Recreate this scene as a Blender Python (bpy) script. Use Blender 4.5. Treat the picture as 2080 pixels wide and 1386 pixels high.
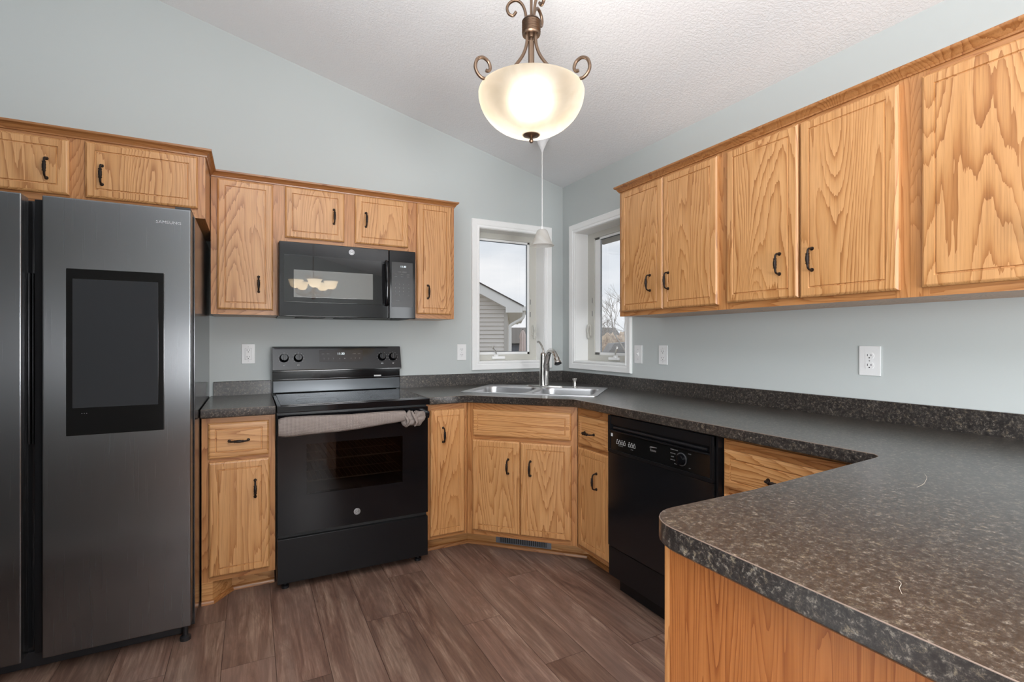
import bpy, bmesh, math, random
from mathutils import Vector, Matrix
PI = math.pi
random.seed(7)
for o in list(bpy.data.objects): bpy.data.objects.remove(o)
SC = bpy.context.scene
COL = SC.collection

# ---------------------------------------------------------------- camera, view
YAW = math.radians(27.5536)
CAM = Vector((-2.193, -3.3307, 1.2301))
FPX, V0 = 1013.265, 693.28
FW = Vector((math.sin(YAW), math.cos(YAW), 0)); RT = Vector((math.cos(YAW), -math.sin(YAW), 0))
cd = bpy.data.cameras.new('camera'); cam = bpy.data.objects.new('camera', cd); COL.objects.link(cam)
cam.location = CAM; cam.rotation_euler = (PI/2, 0, -YAW)
cd.sensor_width = 36; cd.lens = 36*FPX/2080; cd.clip_start = 0.05; cd.clip_end = 300
SC.camera = cam
SC.view_settings.view_transform = 'Standard'; SC.view_settings.look = 'None'
SC.view_settings.gamma = 1; SC.view_settings.use_curve_mapping = False
SC.view_settings.exposure = 0.08
SC.cycles.max_bounces = 10; SC.cycles.diffuse_bounces = 5; SC.cycles.glossy_bounces = 5
SC.cycles.transparent_max_bounces = 12; SC.cycles.caustics_reflective = False; SC.cycles.caustics_refractive = False
SC.cycles.sample_clamp_indirect = 6

def lin(r, g, b, a=1.0):
    f = lambda c: (c/255/12.92) if c/255 <= .04045 else ((c/255+.055)/1.055)**2.4
    return (f(r), f(g), f(b), a)

# ---------------------------------------------------------------- sky
w = bpy.data.worlds.new('overcast_sky'); SC.world = w; w.use_nodes = True
nt = w.node_tree; nt.nodes.clear()
tc = nt.nodes.new('ShaderNodeTexCoord'); mp = nt.nodes.new('ShaderNodeMapping'); mp.inputs['Scale'].default_value = (2.2, 2.2, 9)
nz = nt.nodes.new('ShaderNodeTexNoise'); nz.inputs['Scale'].default_value = 1.6; nz.inputs['Detail'].default_value = 6; nz.inputs['Roughness'].default_value = .5
cr = nt.nodes.new('ShaderNodeValToRGB')
cr.color_ramp.elements[0].position = .3; cr.color_ramp.elements[0].color = lin(203, 210, 219)
cr.color_ramp.elements[1].position = .68; cr.color_ramp.elements[1].color = lin(238, 238, 240)
bg = nt.nodes.new('ShaderNodeBackground'); bg.inputs['Strength'].default_value = 1.1
ow = nt.nodes.new('ShaderNodeOutputWorld')
nt.links.new(tc.outputs['Generated'], mp.inputs['Vector']); nt.links.new(mp.outputs[0], nz.inputs['Vector'])
nt.links.new(nz.outputs['Fac'], cr.inputs[0]); nt.links.new(cr.outputs[0], bg.inputs[0]); nt.links.new(bg.outputs[0], ow.inputs[0])

# ---------------------------------------------------------------- added fill lamps behind and beside the camera
def area(name, loc, rot, sx, sy, power, col=(1, 1, 1)):
    l = bpy.data.lights.new(name, 'AREA'); l.shape = 'RECTANGLE'; l.size = sx; l.size_y = sy; l.energy = power; l.color = col
    o = bpy.data.objects.new(name, l); COL.objects.link(o); o.location = loc; o.rotation_euler = rot
    return o
area('rear_opening_fill', (-4.3, -6.90, 1.45), (PI/2, 0, 0), 1.9, 1.9, 95, (.93, .965, 1))  # added fill lamp standing in for daylight at an unseen rear opening
area('far_opening_fill', (-5.36, -4.9, 1.5), (PI/2, 0, -PI/2), 2.6, 1.6, 50, (.93, .965, 1))  # added fill lamp at the unseen far-wall opening
area('side_opening_fill', (-.10, -5.4, 1.2), (PI/2, 0, PI/2), 1.4, 1.9, 75, (.93, .965, 1))  # added fill lamp at the unseen side opening
area('ceiling_bounce_fill', (-2.9, -3.8, 1.6), (PI, 0, 0), 1.5, 1.2, 165, (.93, .965, 1))  # added up-facing fill that brightens the ceiling, has no fixture
area('front_fill', (-1.35, -4.6, 1.12), (PI/2, 0, 0), .9, .5, 42, (.96, .98, 1))  # added fill behind the camera, lifts the walls under the cabinets
area('upper_left_fill', (-3.5, -1.55, 2.1), (PI, 0, 0), .8, .8, 12, (.93, .965, 1))  # added up-facing fill for the upper left wall, has no fixture

# ================================================================ helpers
def material(name, base=(.8, .8, .8, 1), rough=.5, metal=0, spec=.5, coat=0, coat_rough=.05):
    m = bpy.data.materials.new(name); m.use_nodes = True
    b = m.node_tree.nodes['Principled BSDF']
    b.inputs['Base Color'].default_value = base; b.inputs['Roughness'].default_value = rough
    b.inputs['Metallic'].default_value = metal; b.inputs['Specular IOR Level'].default_value = spec
    b.inputs['Coat Weight'].default_value = coat; b.inputs['Coat Roughness'].default_value = coat_rough
    return m
class NT:
    def __init__(s, m): s.m = m; s.t = m.node_tree; s.b = s.t.nodes['Principled BSDF']
    def n(s, typ, **kw):
        nd = s.t.nodes.new(typ)
        for k, v in kw.items():
            if hasattr(nd, k): setattr(nd, k, v)
            else: nd.inputs[k.replace('_', ' ')].default_value = v
        return nd
    def l(s, a, b): s.t.links.new(a, b)
    def math(s, op, a, b=None, c=None):
        nd = s.t.nodes.new('ShaderNodeMath'); nd.operation = op
        for i, x in enumerate((a, b, c)):
            if x is None: continue
            if isinstance(x, (int, float)): nd.inputs[i].default_value = x
            else: s.l(x, nd.inputs[i])
        return nd.outputs[0]
    def noise(s, vec, scale, detail=2, rough=.5, dist=0):
        nd = s.t.nodes.new('ShaderNodeTexNoise'); nd.inputs['Scale'].default_value = scale; nd.inputs['Detail'].default_value = detail
        nd.inputs['Roughness'].default_value = rough; nd.inputs['Distortion'].default_value = dist; s.l(vec, nd.inputs['Vector']); return nd.outputs['Fac']
    def map(s, vec, scale=(1, 1, 1), rot=(0, 0, 0), loc=(0, 0, 0)):
        nd = s.t.nodes.new('ShaderNodeMapping'); nd.inputs['Scale'].default_value = scale; nd.inputs['Rotation'].default_value = rot; nd.inputs['Location'].default_value = loc
        s.l(vec, nd.inputs['Vector']); return nd.outputs[0]
    def ramp(s, fac, stops):
        nd = s.t.nodes.new('ShaderNodeValToRGB'); e = nd.color_ramp.elements
        while len(e) > 1: e.remove(e[-1])
        e[0].position = stops[0][0]; e[0].color = stops[0][1]
        for p, c in stops[1:]:
            x = e.new(p); x.color = c
        s.l(fac, nd.inputs[0]); return nd.outputs[0]
    def mix(s, fac, a, b, mode='MIX'):
        nd = s.t.nodes.new('ShaderNodeMix'); nd.data_type = 'RGBA'; nd.blend_type = mode
        for i, x in ((0, fac), (6, a), (7, b)):
            if isinstance(x, (int, float)): nd.inputs[i].default_value = x
            elif isinstance(x, tuple): nd.inputs[i].default_value = x
            else: s.l(x, nd.inputs[i])
        return nd.outputs[2]
    def bump(s, h, strength, dist):
        nd = s.t.nodes.new('ShaderNodeBump'); nd.inputs['Strength'].default_value = strength; nd.inputs['Distance'].default_value = dist
        s.l(h, nd.inputs['Height']); s.l(nd.outputs[0], s.b.inputs['Normal']); return nd

def V(x, y, z): return Vector((x, y, z))
def box(bm, x0, x1, y0, y1, z0, z1, m=0):
    vs = [bm.verts.new(p) for p in ((x0, y0, z0), (x1, y0, z0), (x1, y1, z0), (x0, y1, z0), (x0, y0, z1), (x1, y0, z1), (x1, y1, z1), (x0, y1, z1))]
    for f in ((3, 2, 1, 0), (4, 5, 6, 7), (0, 1, 5, 4), (1, 2, 6, 5), (2, 3, 7, 6), (3, 0, 4, 7)):
        bm.faces.new([vs[i] for i in f]).material_index = m
def rbox(bm, x0, x1, y0, y1, z0, z1, r=.003, seg=2, m=0):
    t = bmesh.new(); box(t, x0, x1, y0, y1, z0, z1, m)
    bmesh.ops.bevel(t, geom=t.edges[:], offset=r, segments=seg, profile=.6, affect='EDGES')
    for f in t.faces: f.material_index = m
    me = bpy.data.meshes.new('tmp'); t.to_mesh(me); t.free(); bm.from_mesh(me); bpy.data.meshes.remove(me)
def smooth_pts(pts, n=6):
    P = [Vector(p) for p in pts]; out = []
    for i in range(len(P)-1):
        p0 = P[max(i-1, 0)]; p1 = P[i]; p2 = P[i+1]; p3 = P[min(i+2, len(P)-1)]
        for k in range(n):
            t = k/n
            out.append(.5*((2*p1)+(-p0+p2)*t+(2*p0-5*p1+4*p2-p3)*t*t+(-p0+3*p1-3*p2+p3)*t**3))
    out.append(P[-1]); return out
def tube(bm, pts, r, seg=10, m=0, cap=True, flat=1.0):
    P = [Vector(p) for p in pts]; n = len(P)
    R = r if isinstance(r, (list, tuple)) else [r]*n
    if len(R) != n: R = [R[0]+(R[-1]-R[0])*i/(n-1) for i in range(n)] if len(R) == 2 else [R[min(len(R)-1, int(round(i*(len(R)-1)/(n-1))))] for i in range(n)]
    T = [(P[min(i+1, n-1)]-P[max(i-1, 0)]).normalized() for i in range(n)]
    up = V(0, 0, 1) if abs(T[0].z) < .9 else V(1, 0, 0)
    a = T[0].cross(up).normalized(); rings = []
    for i in range(n):
        a = (a-T[i]*a.dot(T[i])).normalized(); b = T[i].cross(a)
        rings.append([bm.verts.new(P[i]+(a*math.cos(2*PI*k/seg)+b*math.sin(2*PI*k/seg)*flat)*R[i]) for k in range(seg)])
    for i in range(n-1):
        for k in range(seg):
            bm.faces.new((rings[i][k], rings[i][(k+1) % seg], rings[i+1][(k+1) % seg], rings[i+1][k])).material_index = m
    if cap:
        bm.faces.new(rings[0][::-1]).material_index = m; bm.faces.new(rings[-1]).material_index = m
def lathe(bm, prof, c=(0, 0, 0), seg=24, m=0, mat=None):
    c = Vector(c); rings = []
    for r, z in prof:
        if r < 1e-6: rings.append([bm.verts.new(c+V(0, 0, z))])
        else: rings.append([bm.verts.new(c+V(r*math.cos(2*PI*k/seg), r*math.sin(2*PI*k/seg), z)) for k in range(seg)])
    new = []
    for a, b in zip(rings, rings[1:]):
        for k in range(seg):
            k2 = (k+1) % seg
            if len(a) == 1 and len(b) == 1: continue
            if len(a) == 1: f = bm.faces.new((a[0], b[k2], b[k]))
            elif len(b) == 1: f = bm.faces.new((a[k], a[k2], b[0]))
            else: f = bm.faces.new((a[k], a[k2], b[k2], b[k]))
            f.material_index = m; new.append(f)
    if mat is not None:
        vs = {v for r in rings for v in r}
        for v in vs: v.co = c+(mat @ (v.co-c))
def prism(bm, pts, d, m=0):
    """pts: 3-D polygon, extruded by vector d"""
    d = Vector(d); a = [bm.verts.new(p) for p in pts]; b = [bm.verts.new(Vector(p)+d) for p in pts]; n = len(a)
    bm.faces.new(a[::-1]).material_index = m; bm.faces.new(b).material_index = m
    for i in range(n): bm.faces.new((a[i], a[(i+1) % n], b[(i+1) % n], b[i])).material_index = m
def sweep(bm, path, prof, side=1, closed=False, m=0, cap=True):
    """path: 2-D (x,y); prof: (out, z); out is to the right of travel * side; mitred"""
    P = [Vector((p[0], p[1])) for p in path]; n = len(P); rings = []
    for i in range(n):
        dirs = []
        if closed or i > 0: dirs.append((P[i]-P[i-1]).normalized())
        if closed or i < n-1: dirs.append((P[(i+1) % n]-P[i]).normalized())
        ns = [Vector((d.y, -d.x))*side for d in dirs]
        mv = ns[0] if len(ns) == 1 else (ns[0]+ns[1])/(1+ns[0].dot(ns[1]))
        rings.append([bm.verts.new((P[i].x+mv.x*o, P[i].y+mv.y*o, z)) for o, z in prof])
    k = len(prof)
    for i in range(n if closed else n-1):
        a, b = rings[i], rings[(i+1) % n]
        for j in range(k):
            bm.faces.new((a[j], a[(j+1) % k], b[(j+1) % k], b[j])).material_index = m
    if not closed and cap:
        bm.faces.new(rings[0]).material_index = m; bm.faces.new(rings[-1][::-1]).material_index = m

def obj(name, bm, mats, parent=None, loc=None, rotz=None, label=None, angle=35, flat=False):
    bmesh.ops.recalc_face_normals(bm, faces=bm.faces[:])
    me = bpy.data.meshes.new(name); bm.to_mesh(me); bm.free()
    for mm in (mats if isinstance(mats, (list, tuple)) else [mats]): me.materials.append(mm)
    if not flat:
        me.polygons.foreach_set('use_smooth', [True]*len(me.polygons))
        me.set_sharp_from_angle(angle=math.radians(angle))
    o = bpy.data.objects.new(name, me); COL.objects.link(o)
    if not flat and angle <= 50:
        wn = o.modifiers.new('weighted_normal', 'WEIGHTED_NORMAL'); wn.keep_sharp = True; wn.weight = 100; wn.mode = 'FACE_AREA'
    if parent: o.parent = parent
    if loc is not None: o.location = loc
    if rotz is not None: o.rotation_euler = (0, 0, rotz)
    if label: o['label'] = label
    return o
def tag(o, label, cat, group=None):
    o['label'] = label; o['category'] = cat
    if group: o['group'] = group
    return o
def thing(name, label, cat, loc=(0, 0, 0), rotz=0, group=None):
    o = bpy.data.objects.new(name, None); COL.objects.link(o); o.empty_display_size = .1
    o.location = loc; o.rotation_euler = (0, 0, rotz)
    return tag(o, label, cat, group)
def struct(name, bm, m, **k):
    o = obj(name, bm, m, **k); o['kind'] = 'structure'; return o
def BM(): return bmesh.new()
def text(name, body, size, m, parent, M, ext=.0004):
    c = bpy.data.curves.new('t', 'FONT'); c.body = body; c.size = size; c.extrude = ext; c.align_x = 'CENTER'; c.align_y = 'CENTER'
    t = bpy.data.objects.new('t', c); COL.objects.link(t)
    bpy.context.view_layer.update()
    me = bpy.data.meshes.new_from_object(t.evaluated_get(bpy.context.evaluated_depsgraph_get()))
    bpy.data.objects.remove(t); bpy.data.curves.remove(c)
    me.transform(M); me.materials.clear(); me.materials.append(m)
    o = bpy.data.objects.new(name, me); COL.objects.link(o); o.parent = parent
    return o
def face_text(x, y, z, tilt=0):   # text plane facing local -y
    return Matrix.Translation((x, y, z)) @ Matrix.Rotation(PI/2-tilt, 4, 'X')

# ================================================================ materials
def oak(name, horiz=False, tone=1.0, red=0, scale=1.0, side=False):
    m = material(name, rough=.36, coat=.28, coat_rough=.22); t = NT(m)
    tcn = t.n('ShaderNodeTexCoord'); oi = t.n('ShaderNodeObjectInfo')
    r1 = t.math('MULTIPLY', oi.outputs['Random'], 37.0)
    cmb = t.n('ShaderNodeCombineXYZ'); t.l(r1, cmb.inputs[0]); t.l(t.math('MULTIPLY', r1, 1.7), cmb.inputs[1]); t.l(t.math('MULTIPLY', r1, .6), cmb.inputs[2])
    src = tcn.outputs['Object']
    if horiz: src = t.map(src, rot=(0, PI/2, 0))
    add = t.n('ShaderNodeVectorMath', operation='ADD'); t.l(src, add.inputs[0]); t.l(cmb.outputs[0], add.inputs[1])
    vec = add.outputs[0]
    fib = t.noise(t.map(vec, (230*scale, 230*scale, 5)), 1, 3, .7)
    fib2 = t.noise(t.map(vec, (90, 90, 4.5)), 1, 2, .6)
    base = t.noise(t.map(vec, (4.6*scale, 4.6*scale, .62)), 1, 1.5, .4, .2)
    wob = t.math('MULTIPLY_ADD', fib2, .020, base)
    ring = t.math('FRACT', t.math('MULTIPLY', wob, 38.0))
    ring = t.math('POWER', ring, 2.2)
    mask = t.noise(t.map(vec, (8, 8, 1.2)), 1, 1, .5)
    amt = t.math('MULTIPLY', ring, t.math('MULTIPLY_ADD', mask, .75, .28))
    d = lambda r, g, b: lin(r*tone, g*tone*(1-red*.07), b*tone*(1-red*.14))
    col = t.ramp(amt, [(0, d(209, 157, 104)), (.30, d(199, 146, 92)), (.58, d(176, 120, 69)), (1, d(140, 87, 47))])
    pore = t.ramp(fib, [(.33, (.62, .56, .50, 1)), (.52, (1, 1, 1, 1))])
    col = t.mix(.5, col, pore, 'MULTIPLY')
    col = t.mix(.30, col, t.ramp(fib2, [(.36, (.70, .62, .54, 1)), (.56, (1, 1, 1, 1))]), 'MULTIPLY')
    tone2 = t.ramp(t.noise(t.map(vec, (2, 2, 1)), 1, 1), [(.3, (.93, .9, .87, 1)), (.7, (1.0, 1.0, 1.0, 1))])
    col = t.mix(.8, col, tone2, 'MULTIPLY')
    t.l(col, t.b.inputs['Base Color'])
    t.bump(fib, .12, .0006)
    return m
OAKV = oak('oak_vertical_grain'); OAKH = oak('oak_horizontal_grain', True)
OAKT = oak('oak_trim', True, .82, 1.2); OAKF = oak('oak_frame', False, .92, .8); OAKFH = oak('oak_frame_horizontal', True, .90, .9)
OAKP = oak('oak_end_panel', False, .82, 2.4, 2.6)
GROOVE = OAKV

wallm = material('blue_grey_wall_paint', lin(193, 198, 197), .62, spec=.3); t = NT(wallm)
t.bump(t.noise(t.n('ShaderNodeTexCoord').outputs['Object'], 160, 3), .05, .002)
ceilm = material('knockdown_ceiling', lin(238, 239, 241), .8, spec=.2); t = NT(ceilm)
cv = t.n('ShaderNodeTexCoord').outputs['Object']
cn = t.noise(cv, 90, 4, .55, .6)
t.bump(t.ramp(cn, [(.42, (0, 0, 0, 1)), (.58, (1, 1, 1, 1))]), .34, .003)
whitem = material('white_semi_gloss_paint', lin(246, 246, 245), .35)
vinylm = material('warm_grey_vinyl', lin(200, 198, 190), .4)
platem = material('white_plastic', lin(235, 235, 235), .3)
slotm = material('dark_slot', (.02, .02, .02, 1), .6)
blackgl = material('black_gloss_enamel', (.005, .005, .006, 1), .08, spec=.36)
blacksat = material('black_satin', (.007, .007, .008, 1), .28, spec=.3)
blackplas = material('black_plastic', (.012, .012, .014, 1), .42)
screenm = material('dark_screen_glass', (.030, .032, .035, 1), .10)
ringm = material('faint_burner_ring', (.03, .03, .032, 1), .2)
bezelm = material('black_bezel_glass', (.006, .006, .006, 1), .14)
mwwin = material('microwave_window', (.17, .17, .16, 1), .02, spec=.9, coat=.6, coat_rough=.01)
chromem = material('brushed_nickel', (.62, .60, .57, 1), .24, 1)
steelm = material('stainless_sink', (.62, .62, .63, 1), .34, 1)
rackm = material('chrome_rack', (.85, .82, .76, 1), .45, .3)
bronzem = material('oil_rubbed_bronze', (.020, .012, .009, 1), .42, .5)
antiq = material('antique_bronze', (.19, .125, .085, 1), .33, .85)
goldedge = material('polished_edge', (.8, .8, .8, 1), .15, 1)
whitemark = material('white_marking', lin(200, 200, 200), .5)
greymark = material('grey_marking', lin(120, 120, 120), .5)
ledm = material('lit_digits', (0, 0, 0, 1)); NT(ledm).b.inputs['Emission Color'].default_value = (.85, .95, 1, 1); NT(ledm).b.inputs['Emission Strength'].default_value = 1.4
lettm = material('brushed_letter', (.42, .42, .43, 1), .35, .6)
ventm = material('grey_vent_metal', lin(135, 140, 148), .35, .6)
whiteglass = material('white_alabaster_glass', lin(238, 238, 236), .3)

steelb = material('black_stainless', (.235, .24, .25, 1), .2, .97); t = NT(steelb)
cv = t.n('ShaderNodeTexCoord').outputs['Object']
br = t.noise(t.map(cv, (500, 500, 2)), 1, 2, .6)
t.l(t.ramp(br, [(.3, (.255, .255, .255, 1)), (.7, (.275, .275, .275, 1))]), t.b.inputs['Roughness'])
tg = t.n('ShaderNodeTangent'); tg.direction_type = 'RADIAL'; tg.axis = 'Z'; t.l(tg.outputs[0], t.b.inputs['Tangent'])
t.b.inputs['Anisotropic'].default_value = .85; t.b.inputs['Anisotropic Rotation'].default_value = 0.0
big = t.noise(t.map(cv, (2.0, 2.0, 1.6)), 1, 0, .3)
t.bump(big, .35, .03)
steeld = material('dark_fridge_side', (.045, .045, .048, 1), .16, .7)

lam = material('speckled_laminate', rough=.32, spec=.5, coat=.5, coat_rough=.2); t = NT(lam)
cv = t.n('ShaderNodeTexCoord').outputs['Object']
n1 = t.noise(t.map(cv, (125, 125, 125)), 1, 5, .76, .3)
n2 = t.noise(cv, 26, 4, .65, .4)
n3 = t.noise(t.map(cv, (76, 76, 76), loc=(3, 7, 1)), 1, 5, .8, .3)
c1 = t.ramp(n1, [(.38, lin(24, 21, 20)), (.49, lin(46, 42, 40)), (.57, lin(82, 76, 71)), (.66, lin(172, 163, 149))])
c2 = t.ramp(n3, [(.43, lin(29, 25, 24)), (.56, lin(60, 55, 52)), (.68, lin(166, 151, 126))])
c = t.mix(.5, c1, c2)
c = t.mix(t.ramp(n2, [(.38, (0, 0, 0, 1)), (.66, (.35, .35, .35, 1))]), c, lin(34, 30, 29))
t.l(c, t.b.inputs['Base Color'])
seam = material('laminate_edge_line', lin(120, 102, 90), .3)

floorm = material('vinyl_plank', rough=.42, spec=.45); t = NT(floorm)
cv = t.n('ShaderNodeTexCoord').outputs['Object']
at = t.n('ShaderNodeAttribute', attribute_name='plank')
ofs = t.n('ShaderNodeVectorMath', operation='SCALE'); t.l(at.outputs['Color'], ofs.inputs[0]); ofs.inputs['Scale'].default_value = 31
ad = t.n('ShaderNodeVectorMath', operation='ADD'); t.l(cv, ad.inputs[0]); t.l(ofs.outputs[0], ad.inputs[1])
pv = ad.outputs[0]
sep = t.n('ShaderNodeSeparateColor'); t.l(at.outputs['Color'], sep.inputs[0])
g1 = t.noise(t.map(pv, (16, 1.7, 1)), 1, 5, .62, 1.1)
g2 = t.noise(t.map(pv, (120, 5, 1)), 1, 4, .7, .6)
g3 = t.noise(t.map(pv, (6, 1.0, 1)), 1, 2, .5, .8)
rg = t.math('FRACT', t.math('MULTIPLY', t.noise(t.map(pv, (7, 1.1, 1)), 1, 3, .5, .5), 11))
cc = t.ramp(g1, [(.30, lin(92, 68, 58)), (.5, lin(128, 100, 87)), (.70, lin(172, 146, 128))])
cc = t.mix(t.math('MULTIPLY', t.ramp(rg, [(.55, (0, 0, 0, 1)), (.95, (1, 1, 1, 1))]), .22), cc, lin(90, 62, 52))
cc = t.mix(t.ramp(g2, [(.40, (.50, .50, .50, 1)), (.62, (0, 0, 0, 1))]), cc, lin(88, 66, 56))
cc = t.mix(t.ramp(g3, [(.42, (0, 0, 0, 1)), (.7, (.5, .5, .5, 1))]), cc, lin(122, 102, 92))
br = t.ramp(sep.outputs[0], [(0, (.80, .78, .76, 1)), (.5, (1.02, 1.0, .98, 1)), (1, (1.22, 1.22, 1.22, 1))])
cc = t.mix(1.0, cc, br, 'MULTIPLY')
t.l(cc, t.b.inputs['Base Color']); t.bump(g2, .12, .0008)
plankgap = material('plank_gap', lin(84, 64, 55), .6)

def thin_glass(name, tint, gloss=.06, rough=0.0):
    m = bpy.data.materials.new(name); m.use_nodes = True; n = m.node_tree; n.nodes.clear()
    tr = n.nodes.new('ShaderNodeBsdfTransparent'); tr.inputs[0].default_value = tint
    gl = n.nodes.new('ShaderNodeBsdfGlossy'); gl.inputs['Roughness'].default_value = rough
    fr = n.nodes.new('ShaderNodeFresnel'); ge = n.nodes.new('ShaderNodeNewGeometry'); io = n.nodes.new('ShaderNodeMath'); io.operation = 'MULTIPLY_ADD'
    io.inputs[1].default_value = 1/1.45-1.45; io.inputs[2].default_value = 1.45; n.links.new(ge.outputs['Backfacing'], io.inputs[0]); n.links.new(io.outputs[0], fr.inputs[0])
    mx = n.nodes.new('ShaderNodeMixShader'); o = n.nodes.new('ShaderNodeOutputMaterial')
    n.links.new(fr.outputs[0], mx.inputs[0]); n.links.new(tr.outputs[0], mx.inputs[1]); n.links.new(gl.outputs[0], mx.inputs[2]); n.links.new(mx.outputs[0], o.inputs[0])
    return m
paneglass = thin_glass('window_glass', (.985, .99, .99, 1))
ovenglass = thin_glass('oven_window_glass', (.33, .32, .31, 1), rough=.02)

def lampglass(name, col, em, translucency=.6, dens=1.0, see=0.0):
    m = bpy.data.materials.new(name); m.use_nodes = True; n = m.node_tree; n.nodes.clear()
    df = n.nodes.new('ShaderNodeBsdfDiffuse'); ts = n.nodes.new('ShaderNodeBsdfTranslucent');  e = n.nodes.new('ShaderNodeEmission')
    gl = n.nodes.new('ShaderNodeBsdfGlossy'); gl.inputs['Roughness'].default_value = .4
    tcc = n.nodes.new('ShaderNodeTexCoord'); no = n.nodes.new('ShaderNodeTexNoise'); no.inputs['Scale'].default_value = 5; no.inputs['Distortion'].default_value = 1.2; no.inputs['Detail'].default_value = 3
    rp = n.nodes.new('ShaderNodeValToRGB'); rp.color_ramp.elements[0].color = (col[0]*.86, col[1]*.82, col[2]*.76, 1); rp.color_ramp.elements[0].position = .35
    rp.color_ramp.elements[1].color = col; rp.color_ramp.elements[1].position = .62
    n.links.new(tcc.outputs['Object'], no.inputs['Vector']); n.links.new(no.outputs['Fac'], rp.inputs[0])
    hs = n.nodes.new('ShaderNodeHueSaturation'); hs.inputs['Value'].default_value = dens; n.links.new(rp.outputs[0], hs.inputs['Color'])
    for x in (df, ts): n.links.new(hs.outputs[0], x.inputs[0])
    n.links.new(rp.outputs[0], e.inputs[0])
    e.inputs['Strength'].default_value = em
    m1 = n.nodes.new('ShaderNodeMixShader'); m1.inputs[0].default_value = translucency
    m2 = n.nodes.new('ShaderNodeMixShader'); m2.inputs[0].default_value = .04
    rf = n.nodes.new('ShaderNodeBsdfRefraction'); rf.inputs['Roughness'].default_value = 1.0; rf.inputs['IOR'].default_value = 1.3; n.links.new(rp.outputs[0], rf.inputs['Color'])
    m3 = n.nodes.new('ShaderNodeMixShader'); m3.inputs[0].default_value = see
    a = n.nodes.new('ShaderNodeAddShader'); o = n.nodes.new('ShaderNodeOutputMaterial')
    n.links.new(df.outputs[0], m1.inputs[1]); n.links.new(ts.outputs[0], m1.inputs[2])
    n.links.new(m1.outputs[0], m3.inputs[1]); n.links.new(rf.outputs[0], m3.inputs[2]); n.links.new(m3.outputs[0], m2.inputs[1]); n.links.new(gl.outputs[0], m2.inputs[2])
    n.links.new(m2.outputs[0], a.inputs[0]); n.links.new(e.outputs[0], a.inputs[1]); n.links.new(a.outputs[0], o.inputs[0])
    return m
bowlglass = lampglass('lit_alabaster_bowl', lin(255, 240, 218), .52, .55, .06, .20)
shadeglass = lampglass('lit_tulip_glass', lin(255, 236, 205), 5, .5, .12)
offglass = lampglass('unlit_alabaster_glass', lin(254, 254, 253), .0, .45)

# ================================================================ room shell
HC, SL = 2.447, 0.2485
def zc(x): return HC-SL*x
XW, YR = -5.5, -7.0
# floor: planks run towards the range wall
bm = BM(); lay = bm.loops.layers.float_color.new('plank')
W_, L_ = .182, 1.22
known = {-8: -.80, -7: -1.176, -6: -1.387, -5: -.52, -4: -1.10, -3: -.74, -2: -1.323, -1: -1.708, 0: -1.02}
box(bm, XW, .0, YR, 0, -.06, -.004, 1)
k = math.floor((XW+1.02)/W_)
while -1.02+k*W_ < 0:
    xa, xb = max(-1.02+k*W_, XW), min(-1.02+(k+1)*W_, 0)
    y = known.get(k, -random.uniform(.2, 1.2))
    while y < 0: y += L_
    while y > YR:
        ya, yb = max(y-L_, YR), min(y, 0)
        if yb > ya:
            rc = (random.random(), random.random(), random.random(), 1); g = .0009
            vs = [bm.verts.new(p) for p in ((xa+g, ya+g, 0), (xb-g, ya+g, 0), (xb-g, yb-g, 0), (xa+g, yb-g, 0))]
            f = bm.faces.new(vs)
            for lp in f.loops: lp[lay] = rc
        y -= L_
    k += 1
struct('floor', bm, [floorm, plankgap])

bm = BM()
prism(bm, [(0.16, .16, zc(.16)), (XW-.15, .16, zc(XW-.15)), (XW-.15, .16, zc(XW-.15)+.12), (0.16, .16, zc(.16)+.12)], (0, YR-.32, 0))
struct('ceiling', bm, ceilm)

# wall_left: the range wall (y=0), with one window opening
LX0, LX1, LZ0, LZ1 = -.725, -.172, 1.08, 2.055
def wall_y(bm, x0, x1, z0, z1a=None, y0=0, y1=.15, m=0):
    if z1a is None: prism(bm, [(x0, y0, z0), (x1, y0, z0), (x1, y0, zc(x1)), (x0, y0, zc(x0))], (0, y1-y0, 0), m)
    else: box(bm, x0, x1, y0, y1, z0, z1a, m)
bm = BM()
wall_y(bm, XW-.15, LX0, 0); wall_y(bm, LX1, 0.15, 0); wall_y(bm, LX0, LX1, 0, LZ0); wall_y(bm, LX0, LX1, LZ1)
struct('wall_left', bm, wallm)
RY0, RY1 = -.172, -.755
bm = BM()
def wx(y0, y1, z0, z1): box(bm, 0, .15, min(y0, y1), max(y0, y1), z0, z1)
wx(0, RY0, 0, HC); wx(RY0, RY1, 0, LZ0); wx(RY0, RY1, LZ1, HC); wx(RY1, -4.7, 0, HC); wx(-4.7, -6.2, 2.1, HC); wx(-6.2, YR, 0, HC)
struct('wall_right', bm, wallm)
bm = BM()
wall_y(bm, XW, -5.35, 0, None, YR-.15, YR); wall_y(bm, -3.25, 0, 0, None, YR-.15, YR); wall_y(bm, -5.35, -3.25, 0, .4, YR-.15, YR); wall_y(bm, -5.35, -3.25, 2.5, None, YR-.15, YR)
struct('wall_rear', bm, wallm)
bm = BM(); zt = zc(XW)
box(bm, XW-.15, XW, -3.5, 0, 0, zt); box(bm, XW-.15, XW, YR, -6.3, 0, zt); box(bm, XW-.15, XW, -6.3, -3.5, 0, .65); box(bm, XW-.15, XW, -6.3, -3.5, 2.35, zt)
struct('wall_far', bm, wallm)
bm = BM(); wall_y(bm, XW, -2.60, 0, None, -2.31, -2.19)
struct('wall_near', bm, wallm)
def baseboard(name, path, side):
    bm = BM(); sweep(bm, path, [(0, 0), (.014, 0), (.014, .075), (.008, .088), (0, .09)], side)
    struct(name, bm, whitem)
baseboard('baseboard_near', [(XW, -2.19), (-2.60, -2.19), (-2.60, -2.31), (XW, -2.31)], -1)
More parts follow.
